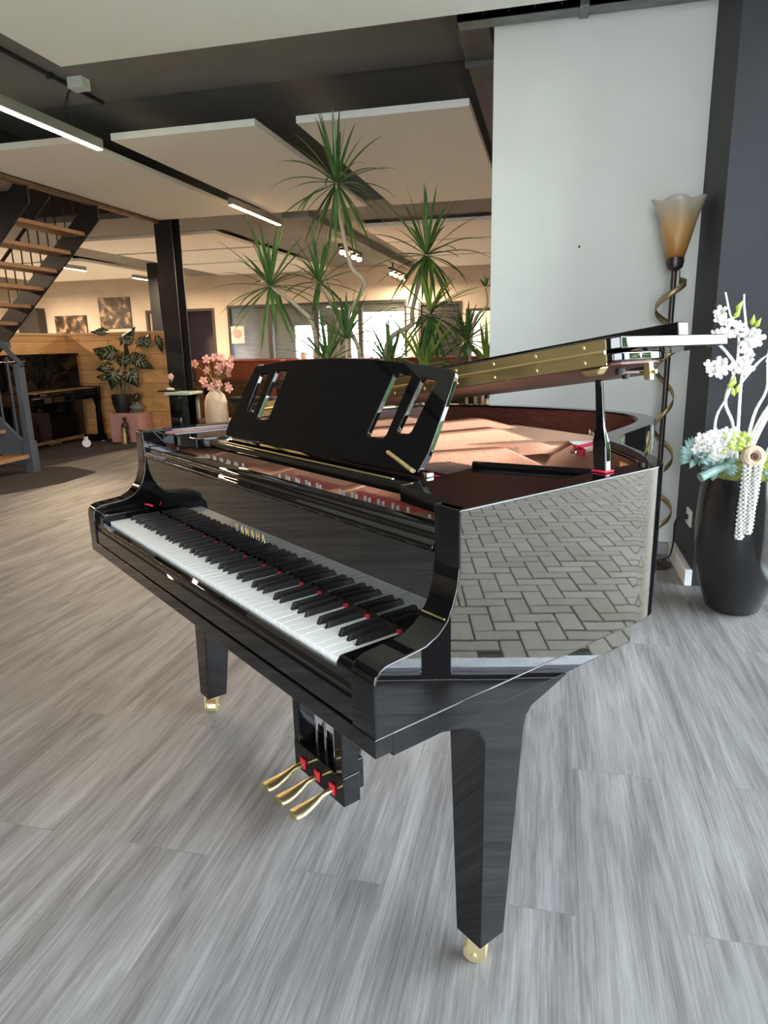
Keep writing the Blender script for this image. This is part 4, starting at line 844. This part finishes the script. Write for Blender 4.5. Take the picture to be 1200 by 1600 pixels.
for k, (x0, x1, z1) in enumerate([(1.62, 1.615, 0.385), (1.66, 1.645, 0.41)]):
    mb = MB(); n = 36
    for i in range(n):
        s0 = i / n; z = 0.71 + (z1 - 0.71) * s0; r_ = 0.010 if i % 2 else 0.015
        for q in range(5):
            a = q * 1.257 + i * 0.7; mb.ball(F(x0 + (x1 - x0) * s0 + r_ * math.cos(a), 1.795 + r_ * math.sin(a), z), 0.0065, seg=6, rings=4)
    mb.build('hanging_tassel', 'amaranth', fa)

# ------------------------------------------------------------------ THE GRAND PIANO (local axes: x along keys, y away from player)
gp = thing('grand_piano', 'polished black baby grand piano with propped lid in the middle of the showroom', 'piano', (0, 0, 0), R(-38.6))
W = 0.726; ZB = 0.643; ZT = 0.997; RT = 0.052
OUT = [(W, 0.17), (0.727, 0.30), (0.728, 0.42), (0.729, 0.52), (0.730, 0.60), (0.7305, 0.66), (0.7305, 0.695), (0.7225, 0.738), (0.700, 0.778), (0.652, 0.822), (0.575, 0.878), (0.505, 0.935), (0.457, 0.995),
       (0.418, 1.07), (0.388, 1.17), (0.355, 1.28), (0.318, 1.38), (0.262, 1.475), (0.190, 1.545), (0.10, 1.587), (-0.02, 1.598), (-0.25, 1.572), (-0.48, 1.505), (-0.62, 1.44), (-0.69, 1.37), (-W, 1.27), (-W, 0.7), (-W, 0.17)]
def spline2(pts, n=5):
    P = smooth_path([(x, y, 0) for x, y in pts], n); return [(p.x, p.y) for p in P]
straight0 = OUT[:1]; OUTS = spline2(OUT[:24], 4) + OUT[24:]
def offset(path, d):
    res = []; n = len(path)
    for i in range(n):
        a = Vector(path[max(i - 1, 0)]); b = Vector(path[min(i + 1, n - 1)]); t_ = (b - a).normalized(); nrm = Vector((-t_.y, t_.x))
        res.append((path[i][0] + nrm.x * d, path[i][1] + nrm.y * d))
    return res
def cut(path, y0):
    q = [p_ for p_ in path if p_[1] > y0]; return [(q[0][0], y0)] + q + [(q[-1][0], y0)]
IN = offset(OUTS, RT)
def band(mb, a, b, z0, z1):
    n = len(a); vs = [(x, y, z0) for x, y in a] + [(x, y, z1) for x, y in a] + [(x, y, z0) for x, y in b] + [(x, y, z1) for x, y in b]; fs = []
    for i in range(n - 1):
        fs += [(i, i + 1, n + i + 1, n + i), (2 * n + i, 3 * n + i, 3 * n + i + 1, 2 * n + i + 1), (n + i, n + i + 1, 3 * n + i + 1, 3 * n + i), (i, 2 * n + i, 2 * n + i + 1, i + 1)]
    fs += [(0, n, 3 * n, 2 * n), (n - 1, 3 * n - 1, 4 * n - 1, 2 * n - 1)]
    return mb.add(vs, fs)
rim = band(MB(), OUTS, IN, 0.675, ZT).build('rim', 'lacquer', gp, bevel=0.0035, seg=3, smooth=50)
LIN = offset(OUTS, RT + 0.006)
band(MB(), cut(offset(OUTS, RT + 0.0005), 0.245), cut(LIN, 0.245), 0.86, 0.990).build('inner_rim_veneer', 'mahogany_in', gp, smooth=50)
# arms: side profile of the case in front of the rim
ARM = [(0.0, 0.675), (0.0, 0.762), (0.004, 0.775), (0.012, 0.784), (0.025, 0.789), (0.068, 0.793), (0.100, 0.797), (0.125, 0.808), (0.143, 0.824), (0.156, 0.845), (0.166, 0.875), (0.171, 0.91), (0.172, 0.95), (0.170, ZT), (0.19, ZT), (0.19, 0.675)]
for s in (-1, 1):
    a, b = (W - 0.060, W) if s > 0 else (-W, -W + 0.060)
    MB().prism(ARM, a, b, 'x').build('arm', 'lacquer', gp, bevel=0.0035, seg=3, smooth=50)
# lower case strip
MB().box(-W + 0.001, W - 0.001, 0.0, 0.035, ZB, 0.675).build('front_rail', 'lacquer', gp, bevel=0.002)
MB().box(-W + 0.003, W - 0.003, 0.035, 0.665, 0.633, 0.674).build('key_bed', 'lacquer', gp, bevel=0.003)
# key slip
MB().prism([(0.004, 0.676), (0.004, 0.715), (0.008, 0.72), (0.006, 0.728), (0.010, 0.736), (0.022, 0.739), (0.026, 0.733), (0.026, 0.676)], -W + 0.061, W - 0.061, 'x').build('key_slip', 'lacquer', gp, bevel=0.0015)
for s in (-1, 1):
    a, b = (0.613, W - 0.061) if s > 0 else (-W + 0.061, -0.613)
    MB().prism([(0.010, 0.68), (0.010, 0.758), (0.018, 0.768), (0.155, 0.768), (0.155, 0.68)], a, b, 'x').build('cheek_block', 'lacquer', gp, bevel=0.003)
# keys
WK = 1.222 / 52; x0k = -0.611; YF, YK = 0.032, 0.1675; ZK = 0.7475
blk = {}
pat = []                                   # names of the 52 white keys, starting with A
for i in range(52): pat.append('ABCDEFG'[i % 7])
def white_key(i):
    a = x0k + i * WK + 0.0005; b = a + WK - 0.0010; n_ = pat[i]
    cutL = 0.0 if (n_ in 'CF' or i == 0) else 0.0055; cutR = 0.0 if (n_ in 'BE' or i == 51) else 0.0055
    yb = YF + 0.050
    poly = [(a, YF), (b, YF), (b, yb), (b - cutR, yb), (b - cutR, YK + 0.004), (a + cutL, YK + 0.004), (a + cutL, yb), (a, yb)]
    MB().prism(poly, ZK - 0.020, ZK).build('white_key', 'ivory', gp, bevel=0.0008, seg=1, smooth=0)
for i in range(52): white_key(i)
for i in range(51):
    if pat[i] in 'BE': continue
    c = x0k + (i + 1) * WK; sh = {'C': -0.0018, 'D': 0.0018, 'F': -0.0022, 'G': 0.0, 'A': 0.0022}[pat[i]]; c += sh; h = 0.0052
    vs = [(c - h, YF + 0.051, ZK - 0.003), (c + h, YF + 0.051, ZK - 0.003), (c + h - 0.001, YF + 0.058, ZK + 0.0115), (c - h + 0.001, YF + 0.058, ZK + 0.0115),
          (c - h, YK + 0.004, ZK - 0.003), (c + h, YK + 0.004, ZK - 0.003), (c + h - 0.001, YK + 0.004, ZK + 0.0125), (c - h + 0.001, YK + 0.004, ZK + 0.0125)]
    MB().add(vs, [(0, 1, 2, 3), (4, 7, 6, 5), (0, 4, 5, 1), (3, 2, 6, 7), (0, 3, 7, 4), (1, 5, 6, 2)]).build('black_key', 'ebony', gp, bevel=0.0012, seg=2)
mb = MB()
for i in range(52): c = x0k + (i + 0.5) * WK; mb.box(c - 0.004, c + 0.004, YK - 0.001, YK + 0.0055, ZK - 0.001, ZK + 0.0055)
mb.build('felt_strip', 'felt', gp)
MB().tube(smooth_path([(-0.616, 0.165, 0.772), (-0.630, 0.155, 0.776), (-0.648, 0.152, 0.774)]), 0.003, 6).build('felt_tab', 'felt', gp)
# fallboard, slightly reclined, with the maker's name
def fb(y, z): return (y, z)
MB().prism([(0.175, 0.757), (0.175, 0.916), (0.230, 0.916), (0.230, 0.757)][::-1], -W + 0.061, W - 0.061, 'x').build('fallboard', 'fallboard', gp, bevel=0.0015)
MB().prism([(0.172, 0.9165), (0.168, 0.922), (0.170, 0.928), (0.182, 0.933), (0.184, 0.943), (0.190, 0.947), (0.228, 0.949), (0.232, 0.943), (0.232, 0.9165)][::-1], -W + 0.061, W - 0.061, 'x').build('fallboard_lip', 'lacquer', gp, bevel=0.003)
for s in (-1, 1): MB().box(min(s * 0.668, s * 0.722), max(s * 0.668, s * 0.722), 0.1415, 0.1435, 0.8255, 0.8275).build('arm_inlay', 'brass', gp)
LET = {'Y': [((0, 1), (0.5, 0.45)), ((1, 1), (0.5, 0.45)), ((0.5, 0.45), (0.5, 0))], 'A': [((0, 0), (0.5, 1)), ((0.5, 1), (1, 0)), ((0.2, 0.35), (0.8, 0.35))],
       'M': [((0, 0), (0, 1)), ((0, 1), (0.5, 0.25)), ((0.5, 0.25), (1, 1)), ((1, 1), (1, 0))], 'H': [((0, 0), (0, 1)), ((1, 0), (1, 1)), ((0, 0.5), (1, 0.5))]}
mb = MB(); fbang = math.atan2(0.025, 0.148)
for k, ch in enumerate('YAMAHA'):
    xo = -0.062 + k * 0.0265; wl = 0.0125; hl = 0.0165
    for (p, q) in LET[ch]:
        a = Vector((xo + p[0] * wl, p[1] * hl)); b = Vector((xo + q[0] * wl, q[1] * hl)); d = (b - a).normalized(); n_ = Vector((-d.y, d.x)) * 0.0011
        vs = []
        for off in (-0.0006, 0.0004):
            for p_ in (a - n_, a + n_, b + n_, b - n_):
                z = 0.804 + p_.y * 1.15; y = 0.1746 + off
                vs.append((p_.x, y, z))
        mb.add(vs, [(0, 1, 2, 3), (7, 6, 5, 4), (0, 4, 5, 1), (1, 5, 6, 2), (2, 6, 7, 3), (3, 7, 4, 0)])
mb.build('brand_lettering', 'brass_lettering', gp)
# wrest plank / iron plate
PIN = offset(OUTS, RT + 0.008)
pl_poly = [(PIN[0][0], 0.235)] + [p for p in PIN if p[1] > 0.24] + [(-W + RT + 0.008, 0.235)]
MB().prism(pl_poly, 0.858, 0.866).build('soundboard', 'soundboard', gp, smooth=0)
band(MB(), cut(PIN, 0.45), cut(offset(OUTS, RT + 0.075), 0.45), 0.870, 0.912).build('iron_plate', 'plate', gp, bevel=0.006, seg=3, smooth=50)
MB().box(-0.665, 0.665, 0.240, 0.455, 0.868, 0.918).build('pin_block', 'plate', gp, bevel=0.006)
# raised webs in the front of the plate
mb = MB()
for xa, xb in [(-0.62, -0.44), (-0.17, -0.06), (0.215, 0.245), (0.50, 0.665)]:
    mb.prism([(0.242, 0.905), (0.242, 0.936), (0.30, 0.938), (0.42, 0.950), (0.46, 0.950), (0.46, 0.905)], xa, xb, 'x')
mb.box(-0.665, 0.665, 0.43, 0.46, 0.900, 0.948)
mb.build('plate_web', 'plate', gp, bevel=0.008, seg=3)
# struts with raised, tapering backs
def strut(x0, y0, x1, y1, ztop, wd, drop0=0.82):
    mb = MB(); n = 40; vs = []
    for i in range(n + 1):
        t_ = i / n; x = x0 + (x1 - x0) * t_; y = y0 + (y1 - y0) * t_
        k = 0 if t_ < drop0 - 0.14 else min(1, (t_ - drop0 + 0.14) / 0.24); k = min(1, k * 1.15)
        zt_ = ztop * (1 - k) + 0.915 * k; ww = wd * (1 + 0.9 * k)
        vs += [(x - ww * 1.12, y, 0.890), (x - ww * 0.95, y, zt_ - 0.005), (x - ww * 0.80, y, zt_), (x + ww * 0.80, y, zt_), (x + ww * 0.95, y, zt_ - 0.005), (x + ww * 1.12, y, 0.890)]
    fs = [(6 * i + k, 6 * i + k + 1, 6 * i + 7 + k, 6 * i + 6 + k) for i in range(n) for k in range(5)] + [(0, 1, 2, 3, 4, 5), tuple(6 * n + k for k in range(6))]
    mb.add(vs, fs); return mb.build('plate_strut', 'plate', gp, smooth=28)
strut(-0.58, 0.44, -0.56, 1.38, 0.972, 0.020, 0.9); strut(-0.36, 0.44, -0.26, 1.50, 0.978, 0.024, 0.9)
strut(-0.14, 0.44, 0.02, 1.34, 0.982, 0.026, 0.82); strut(0.12, 0.44, 0.36, 0.98, 0.980, 0.026, 0.74); strut(0.36, 0.44, 0.55, 0.80, 0.952, 0.020, 0.6)
# right-hand apron of the plate with its round opening
mb = MB(); c = (0.53, 0.68); seg = 32; vs = []
for i in range(seg):
    a = 2 * PI * i / seg; r0 = 0.045; vs.append((c[0] + r0 * math.cos(a), c[1] + r0 * math.sin(a), 0.918))
for i in range(seg):
    a = 2 * PI * i / seg; k_ = 1 / max(abs(math.cos(a)), abs(math.sin(a))); vs.append((c[0] + 0.12 * k_ * math.cos(a), c[1] + 0.13 * k_ * math.sin(a), 0.916))
for i in range(seg): vs.append((vs[i][0], vs[i][1], 0.895))
for i in range(seg): vs.append((vs[seg + i][0], vs[seg + i][1], 0.895))
mb.add(vs, [(i, (i + 1) % seg, seg + (i + 1) % seg, seg + i) for i in range(seg)] + [(2 * seg + i, i, (i + 1) % seg, 2 * seg + (i + 1) % seg)[::-1] for i in range(seg)] + [(seg + i, seg + (i + 1) % seg, 3 * seg + (i + 1) % seg, 3 * seg + i) for i in range(seg)])
mb.build('plate_apron', 'plate', gp, bevel=0.004)
fl_ = [p_ for p_ in PIN if p_[0] > 0.12 and 0.56 < p_[1] < 1.50]
MB().prism(fl_ + [(0.06, 1.40), (0.22, 1.02), (0.40, 0.74), (0.46, 0.56)], 0.913, 0.925).build('plate_flank', 'plate', gp, bevel=0.004)
for x, y in [(0.43, 0.58), (0.50, 0.80), (0.24, 1.10), (-0.02, 1.42), (-0.40, 1.44), (0.60, 0.56)]: MB().lathe([(0.012, 0), (0.012, 0.012), (0.008, 0.018)], (x, y, 0.912), 12).build('plate_bolt', 'steel', gp)
# strings
mb = MB()
for i in range(150):
    t_ = i / 149; xs = -0.62 + 1.20 * t_
    if t_ < 0.3: xe, ye = -0.30 + 0.5 * (t_ / 0.3), 1.46 - 0.08 * (t_ / 0.3); z = 0.938
    else: k = (t_ - 0.3) / 0.7; xe = -0.20 + 0.80 * k; ye = 1.42 - 0.86 * k ** 0.8; z = 0.922
    r_ = 0.0011 if t_ < 0.3 else 0.0006
    mb.tube([(xs, 0.27, 0.928), (xs + 0.005, 0.455, max(z, 0.951)), (xe, ye, z - 0.006)], r_, 4)
mb.build('strings', 'string', gp, kind='stuff', smooth=0)
mb = MB()
for k in range(55):
    g0 = k % 55; x = -0.62 + 1.22 * (g0 / 54) ; 
    y = 0.262 + (k // 55) * 0.024 + 0.006 * (g0 % 2)
    if any(a - 0.01 < x < b + 0.01 for a, b in [(-0.60, -0.44), (-0.16, -0.02), (0.21, 0.245), (0.50, 0.53)]): continue
    mb.tube([(x, y, 0.91), (x, y, 0.944)], 0.0032, 6)
mb.build('tuning_pins', mat('bright_tuning_pin', (0.62, 0.62, 0.62), 0.35, metal=0.5), gp, kind='stuff')
for xa, xb in [(-0.43, -0.17), (-0.01, 0.20), (0.25, 0.49)]:
    MB().box(xa, xb, 0.318, 0.334, 0.915, 0.930).build('red_felt', 'felt', gp, bevel=0.002)
for (ax, ay, bx, by) in [(0.22, 1.13, 0.13, 1.40), (0.30, 1.05, 0.20, 1.16)]:
    MB().tube(smooth_path([(ax, ay, 0.934), ((ax + bx) / 2 + 0.02, (ay + by) / 2, 0.934), (bx, by, 0.934)]), 0.006, 8).build('red_felt', 'felt', gp)
MB().prism([(0.10, 1.26), (0.24, 1.14), (0.28, 1.22), (0.12, 1.42), (0.04, 1.38)], 0.9252, 0.929).build('hitch_pin_felt', 'white_felt', gp)
mb = MB()
for i in range(26): t_ = i / 25; mb.tube([(0.27 - 0.25 * t_, 1.22 + 0.26 * t_ , 0.91), (0.27 - 0.25 * t_, 1.22 + 0.26 * t_, 0.940)], 0.0025, 5)
mb.build('hitch_pins', 'steel', gp)
mb = MB()
for i in range(62):
    x = 0.40 - i * 0.0155; mb.box(x - 0.005, x + 0.005, 0.50, 0.62, 0.940, 0.957)
mb.build('dampers', 'satin_black', gp)
MB().box(-0.60, 0.46, 0.485, 0.495, 0.935, 0.952).build('damper_felt', 'felt', gp)
# music shelf (fixed) : front board, side boards, back rail
SB = 0.959
mb = MB().prism([(-0.47, 0.284), (0.47, 0.284), (0.455, 0.375), (-0.455, 0.375)], SB, SB + 0.022)
mb.build('music_shelf', 'lacquer', gp, bevel=0.002)
for s in (-1, 1):
    poly = [(s * 0.471, 0.262), (s * 0.672, 0.236), (s * 0.672, 0.595), (s * 0.435, 0.50), (s * 0.457, 0.376)]
    o = MB().prism(poly if s > 0 else poly[::-1], SB - 0.006, SB + 0.026).build('side_shelf', 'lacquer', gp, bevel=0.002)
    MB().tube([(s * 0.430, 0.498, SB + 0.030), (s * 0.672, 0.60, SB + 0.030)], 0.008, 8).build('edge_rail', 'lacquer', o)
# music desk
base = Vector((0, 0.335, 0.990)); dv = Vector((0, 0.115, 0.200)).normalized(); nv = Vector((0, -dv.z, dv.y))
def D(x, h, t_): return base + Vector((x, 0, 0)) + dv * h + nv * t_
mtx = Matrix(((1, 0, 0, 0), (0, dv.y, nv.y, base.y), (0, dv.z, nv.z, base.z), (0, 0, 0, 1)))
outer = [(-0.435, 0.005), (-0.425, 0.0)] + [(0.425, 0.0), (0.435, 0.005), (0.442, 0.045), (0.440, 0.09), (0.436, 0.15), (0.430, 0.215), (0.425, 0.226), (0.41, 0.231)]
for k in range(1, 20): x = 0.41 - 0.82 * k / 20; outer.append((x, 0.231 + 0.024 * (1 - (x / 0.41) ** 2)))
outer += [(-0.41, 0.231), (-0.425, 0.226), (-0.430, 0.215), (-0.436, 0.15), (-0.440, 0.09), (-0.442, 0.045)]
holes = []
for s in (-1, 1):
    for q in ([(0.226, 0.071), (0.232, 0.065), (0.285, 0.065), (0.292, 0.073), (0.296, 0.212), (0.290, 0.218), (0.240, 0.219), (0.234, 0.213)],
              [(0.322, 0.086), (0.328, 0.081), (0.362, 0.083), (0.368, 0.090), (0.380, 0.199), (0.375, 0.205), (0.338, 0.209), (0.332, 0.203)]):
        holes.append([(s * a, b) for a, b in q])
bm = bmesh.new(); edges = []
for loop in [outer] + holes:
    vs = [bm.verts.new((x, y, 0)) for x, y in loop]
    for i in range(len(vs)): edges.append(bm.edges.new((vs[i], vs[(i + 1) % len(vs)])))
bmesh.ops.triangle_fill(bm, use_beauty=True, use_dissolve=False, edges=edges)
bmesh.ops.dissolve_limit(bm, angle_limit=0.01, verts=bm.verts, edges=bm.edges)
ret = bmesh.ops.extrude_face_region(bm, geom=bm.faces[:])
bmesh.ops.translate(bm, verts=[v for v in ret['geom'] if isinstance(v, bmesh.types.BMVert)], vec=(0, 0, -0.014))
bmesh.ops.recalc_face_normals(bm, faces=bm.faces)
bmesh.ops.transform(bm, matrix=mtx, verts=bm.verts)
me = bpy.data.meshes.new('music_desk'); bm.to_mesh(me); bm.free(); me.materials.append(M['lacquer'])
md = bpy.data.objects.new('music_desk', me); COL.objects.link(md); md.parent = gp
bv = md.modifiers.new('bevel', 'BEVEL'); bv.width = 0.003; bv.segments = 3; bv.limit_method = 'ANGLE'; bv.angle_limit = R(40); bv.harden_normals = True
MB().tube([D(0.325, 0.035, 0.003), D(0.42, 0.006, 0.003)], 0.0045, 8).build('brass_clip', 'brass', md)
for s in (-1, 1): MB().box(s * 0.449 - 0.006, s * 0.449 + 0.006, 0.345, 0.365, 0.981, 0.994).build('desk_stop', 'steel', gp, bevel=0.004)
MB().box(-0.40, 0.40, 0.300, 0.306, SB + 0.02, SB + 0.023).build('desk_rail', 'brass', gp)
# lid: turns about the spine edge
LA = math.atan2(0.2, 1.452)
lid_m = Matrix.Translation((-W, 0, 1.000)) @ Matrix.Rotation(-LA, 4, 'Y')
YH = 0.575
lid_poly = [(x + W, y) for x, y in OUTS if y > YH + 0.02]; lid_poly = [(lid_poly[0][0] - 0.012, YH)] + lid_poly + [(0.0, YH)]
MB().prism(lid_poly, 0.0045, 0.022, 'z', lid_m).build('lid', 'lacquer', gp, bevel=0.004, seg=3, smooth=45)
und = offset([(x, y) for x, y in lid_poly[1:-1]], 0.012); und = [(lid_poly[0][0] - 0.012, YH + 0.012)] + und + [(0.012, YH + 0.012)]
MB().prism(und, 0.0, 0.0043, 'z', lid_m).build('lid_underside', 'mahogany_lid', gp, smooth=0)
# front flap folded back on top of the lid
FW = 0.405
MB().prism([(0.0, YH), (1.440, YH), (1.456, YH + 0.012), (1.456, YH + FW), (0.0, YH + FW)], 0.027, 0.050, 'z', lid_m).build('lid_flap', 'lacquer', gp, bevel=0.003, seg=3)
MB().box(0.10, 1.372, YH + FW - 0.045, YH + FW - 0.004, 0.050, 0.090, lid_m).build('flap_lip', 'lacquer', gp, bevel=0.003)
hg = MB().box(0.06, 1.432, YH - 0.0022, YH, 0.0262, 0.0475, lid_m).box(0.06, 1.432, YH - 0.0022, YH, 0.001, 0.0215, lid_m).tube([lid_m @ Vector((0.06, YH - 0.004, 0.024)), lid_m @ Vector((1.432, YH - 0.004, 0.024))], 0.0038, 10).build('lid_hinge', 'brass', gp)
mb = MB()
for k in range(12):
    for zz in (0.010, 0.038): mb.ball(lid_m @ Vector((0.12 + k * 0.115, YH - 0.003, zz)), 0.0042, (1, 0.5, 1), 8, 6)
mb.build('hinge_screw', 'brass', hg)
for x, y in ((0.93, YH + 0.05),): MB().box(x - 0.022, x + 0.022, y - 0.012, y + 0.012, -0.012, 0.0, lid_m).build('lid_block', 'brass', gp, bevel=0.006)
MB().prism([(1.375, -0.014), (1.402, -0.014), (1.415, 0.0), (1.362, 0.0)], YH + 0.010, YH + 0.034, 'y', lid_m).build('prop_cup', 'brass', gp, bevel=0.004)
t_m = lid_m @ Matrix.Translation((1.435, YH + 0.13, -0.012))
MB().box(-0.006, 0.006, -0.006, 0.006, -0.020, 0.012, t_m).tube([t_m @ Vector((-0.018, 0, -0.006)), t_m @ Vector((0.016, 0, -0.006))], 0.004, 10).build('lid_catch', 'brass', gp)
for x, y in ((1.09, 1.16), (1.35, 0.74), (1.02, 1.38), (0.3, 1.44)): MB().lathe([(0.009, -0.014), (0.010, 0.0)], lid_m @ Vector((x, y, 0)), 12).build('rubber_bumper', 'rubber', gp)
# lid hinges at the spine
for y in (0.75, 1.15): MB().box(-W - 0.004, -W + 0.03, y - 0.05, y + 0.05, 0.985, 1.001).build('spine_hinge', 'brass', gp, bevel=0.002)
# prop stick
a = Vector((0.690, 0.583, 0.985)); b = Vector((0.660, 0.600, 1.168)); d_ = (b - a)
mb = MB(); vs = []
for t_, h in ((0, 0.014), (0.28, 0.015), (0.38, 0.014), (0.52, 0.0085), (1, 0.0075)):
    c = a + d_ * t_
    for dx, dy in ((-1, -0.6), (1, -0.6), (1, 0.6), (-1, 0.6)): vs.append(c + Vector((dx * h, dy * h, 0)))
mb.add(vs, [(4 * i + k, 4 * i + (k + 1) % 4, 4 * i + 4 + (k + 1) % 4, 4 * i + 4 + k) for i in range(4) for k in range(4)] + [(3, 2, 1, 0), (16, 17, 18, 19)])
mb.build('lid_prop', 'lacquer', gp, bevel=0.003, seg=2)
MB().box(0.674, 0.706, 0.568, 0.598, 0.9975, 1.001).build('prop_pad', 'felt', gp, bevel=0.003)
MB().box(0.600, 0.640, 0.760, 0.765, 0.925, 0.985, Matrix.Translation((0.62, 0.76, 0)) @ Matrix.Rotation(R(-32), 4, 'Z') @ Matrix.Translation((-0.62, -0.76, 0))).build('rim_catch', 'brass', gp, bevel=0.002)

# legs with casters
def leg(x, y, s, rear=False):
    mb = MB()
    prof = [(-0.034, 0.072), (0.034, 0.072), (0.078, 0.52), (0.085, 0.545), (0.10, 0.560), (0.145, 0.572), (0.205, 0.590), (0.205, 0.633), (-0.165, 0.633), (-0.165, 0.602), (-0.075, 0.578), (-0.045, 0.560), (-0.030, 0.530)]
    if rear: prof = [(-0.034, 0.072), (0.034, 0.072), (0.07, 0.52), (0.10, 0.60), (0.10, 0.675), (-0.10, 0.675), (-0.10, 0.60), (-0.07, 0.52)]
    # inner face leans out towards the top, outer face stays upright
    vs = []
    for side in (0, 1):
        for yy, zz in prof:
            k = max(0, (zz - 0.072)) / 0.47; k = min(k, 1.15)
            xi = -s * (0.034 + 0.026 * k); xo = s * 0.034
            vs.append((x + (xi if side == 0 else xo), y + yy, zz))
    n = len(prof); fs = [tuple(range(n)), tuple(range(2 * n - 1, n - 1, -1))] + [(i, (i + 1) % n, n + (i + 1) % n, n + i) for i in range(n)]
    o = mb.add(vs, fs).build('leg', 'lacquer', gp, bevel=0.0025, seg=2, smooth=30)
    cs = MB(); ang = R(20)
    m_ = Matrix.Translation((x - 0.008, y - 0.004, 0.0245)) @ Matrix.Rotation(R(35 if s > 0 else -35), 4, 'Z')
    cs.lathe([(0.010, -0.017), (0.0235, -0.016), (0.0245, -0.012), (0.0245, 0.012), (0.0235, 0.016), (0.010, 0.017)], (0, 0, 0), 28, m_ @ Matrix.Rotation(R(90), 4, 'X'))
    cs.box(-0.014, 0.024, -0.021, -0.017, -0.004, 0.046, m_).box(-0.014, 0.024, 0.017, 0.021, -0.004, 0.046, m_).lathe([(0.026, 0.0), (0.026, 0.006)], (x, y, 0.0655), 20)
    cs.lathe([(0.006, -0.024), (0.006, 0.024)], (0, 0, 0), 12, m_ @ Matrix.Rotation(R(90), 4, 'X')).build('caster', 'brass_pale', o, bevel=0.001, label='small brass caster wheel')
    return o
leg(0.642, 0.315, 1); leg(-0.642, 0.315, -1); leg(-0.15, 1.25, 1, True)

# lyre and pedals
YL = 0.335
ly = MB().box(-0.125, 0.125, YL, YL + 0.055, 0.048, 0.135).build('pedal_box', 'lacquer', gp, bevel=0.003)
MB().box(-0.115, 0.115, YL + 0.055, YL + 0.075, 0.075, 0.165).build('box_back', 'lacquer', ly, bevel=0.003)
for s in (-1, 1): MB().box(s * 0.108 - 0.015, s * 0.108 + 0.015, YL, YL + 0.055, 0.135, 0.633).build('lyre_post', 'lacquer', gp, bevel=0.003)
MB().box(-0.15, 0.15, YL - 0.01, YL + 0.10, 0.60, 0.633).build('lyre_top', 'lacquer', gp, bevel=0.003)
for x in (-0.045, 0.0, 0.045): MB().tube([(x, YL + 0.03, 0.10), (x, YL + 0.03, 0.62)], 0.0035, 8).build('pedal_rod', 'steel', gp)
for s in (-1, 1): MB().tube([(s * 0.09, YL + 0.06, 0.12), (s * 0.07, YL + 0.30, 0.633)], 0.006, 8).build('lyre_brace', 'black_metal', gp)
for x in (-0.075, 0.0, 0.075):
    path = smooth_path([(x, YL + 0.02, 0.078), (x, YL - 0.03, 0.077), (x, YL - 0.055, 0.070), (x, YL - 0.085, 0.062), (x, YL - 0.115, 0.058), (x, YL - 0.128, 0.058)], 4)
    n = len(path); vs = []; seg = 12
    for i, p in enumerate(path):
        u_ = i / (n - 1); wx = 0.009 + 0.0145 * min(1, max(0, (u_ - 0.25) / 0.45)); wz = 0.007 + 0.0045 * u_
        if u_ > 0.9: wx *= math.sqrt(max(0.05, 1 - ((u_ - 0.9) / 0.1) ** 2 * 0.75))
        for k in range(seg): a_ = 2 * PI * k / seg; vs.append((p.x + wx * math.cos(a_), p.y, p.z + wz * math.sin(a_)))
    mb = MB().add(vs, [(i * seg + k, i * seg + (k + 1) % seg, (i + 1) * seg + (k + 1) % seg, (i + 1) * seg + k) for i in range(n - 1) for k in range(seg)] + [tuple(range(seg)), tuple((n - 1) * seg + k for k in range(seg))])
    o = mb.build('pedal', 'brass', gp, label='shiny brass pedal', smooth=70)
    MB().box(x - 0.0115, x + 0.0115, YL - 0.006, YL - 0.001, 0.066, 0.096).build('pedal_felt', 'felt', o, label='red felt bushing around the pedal')
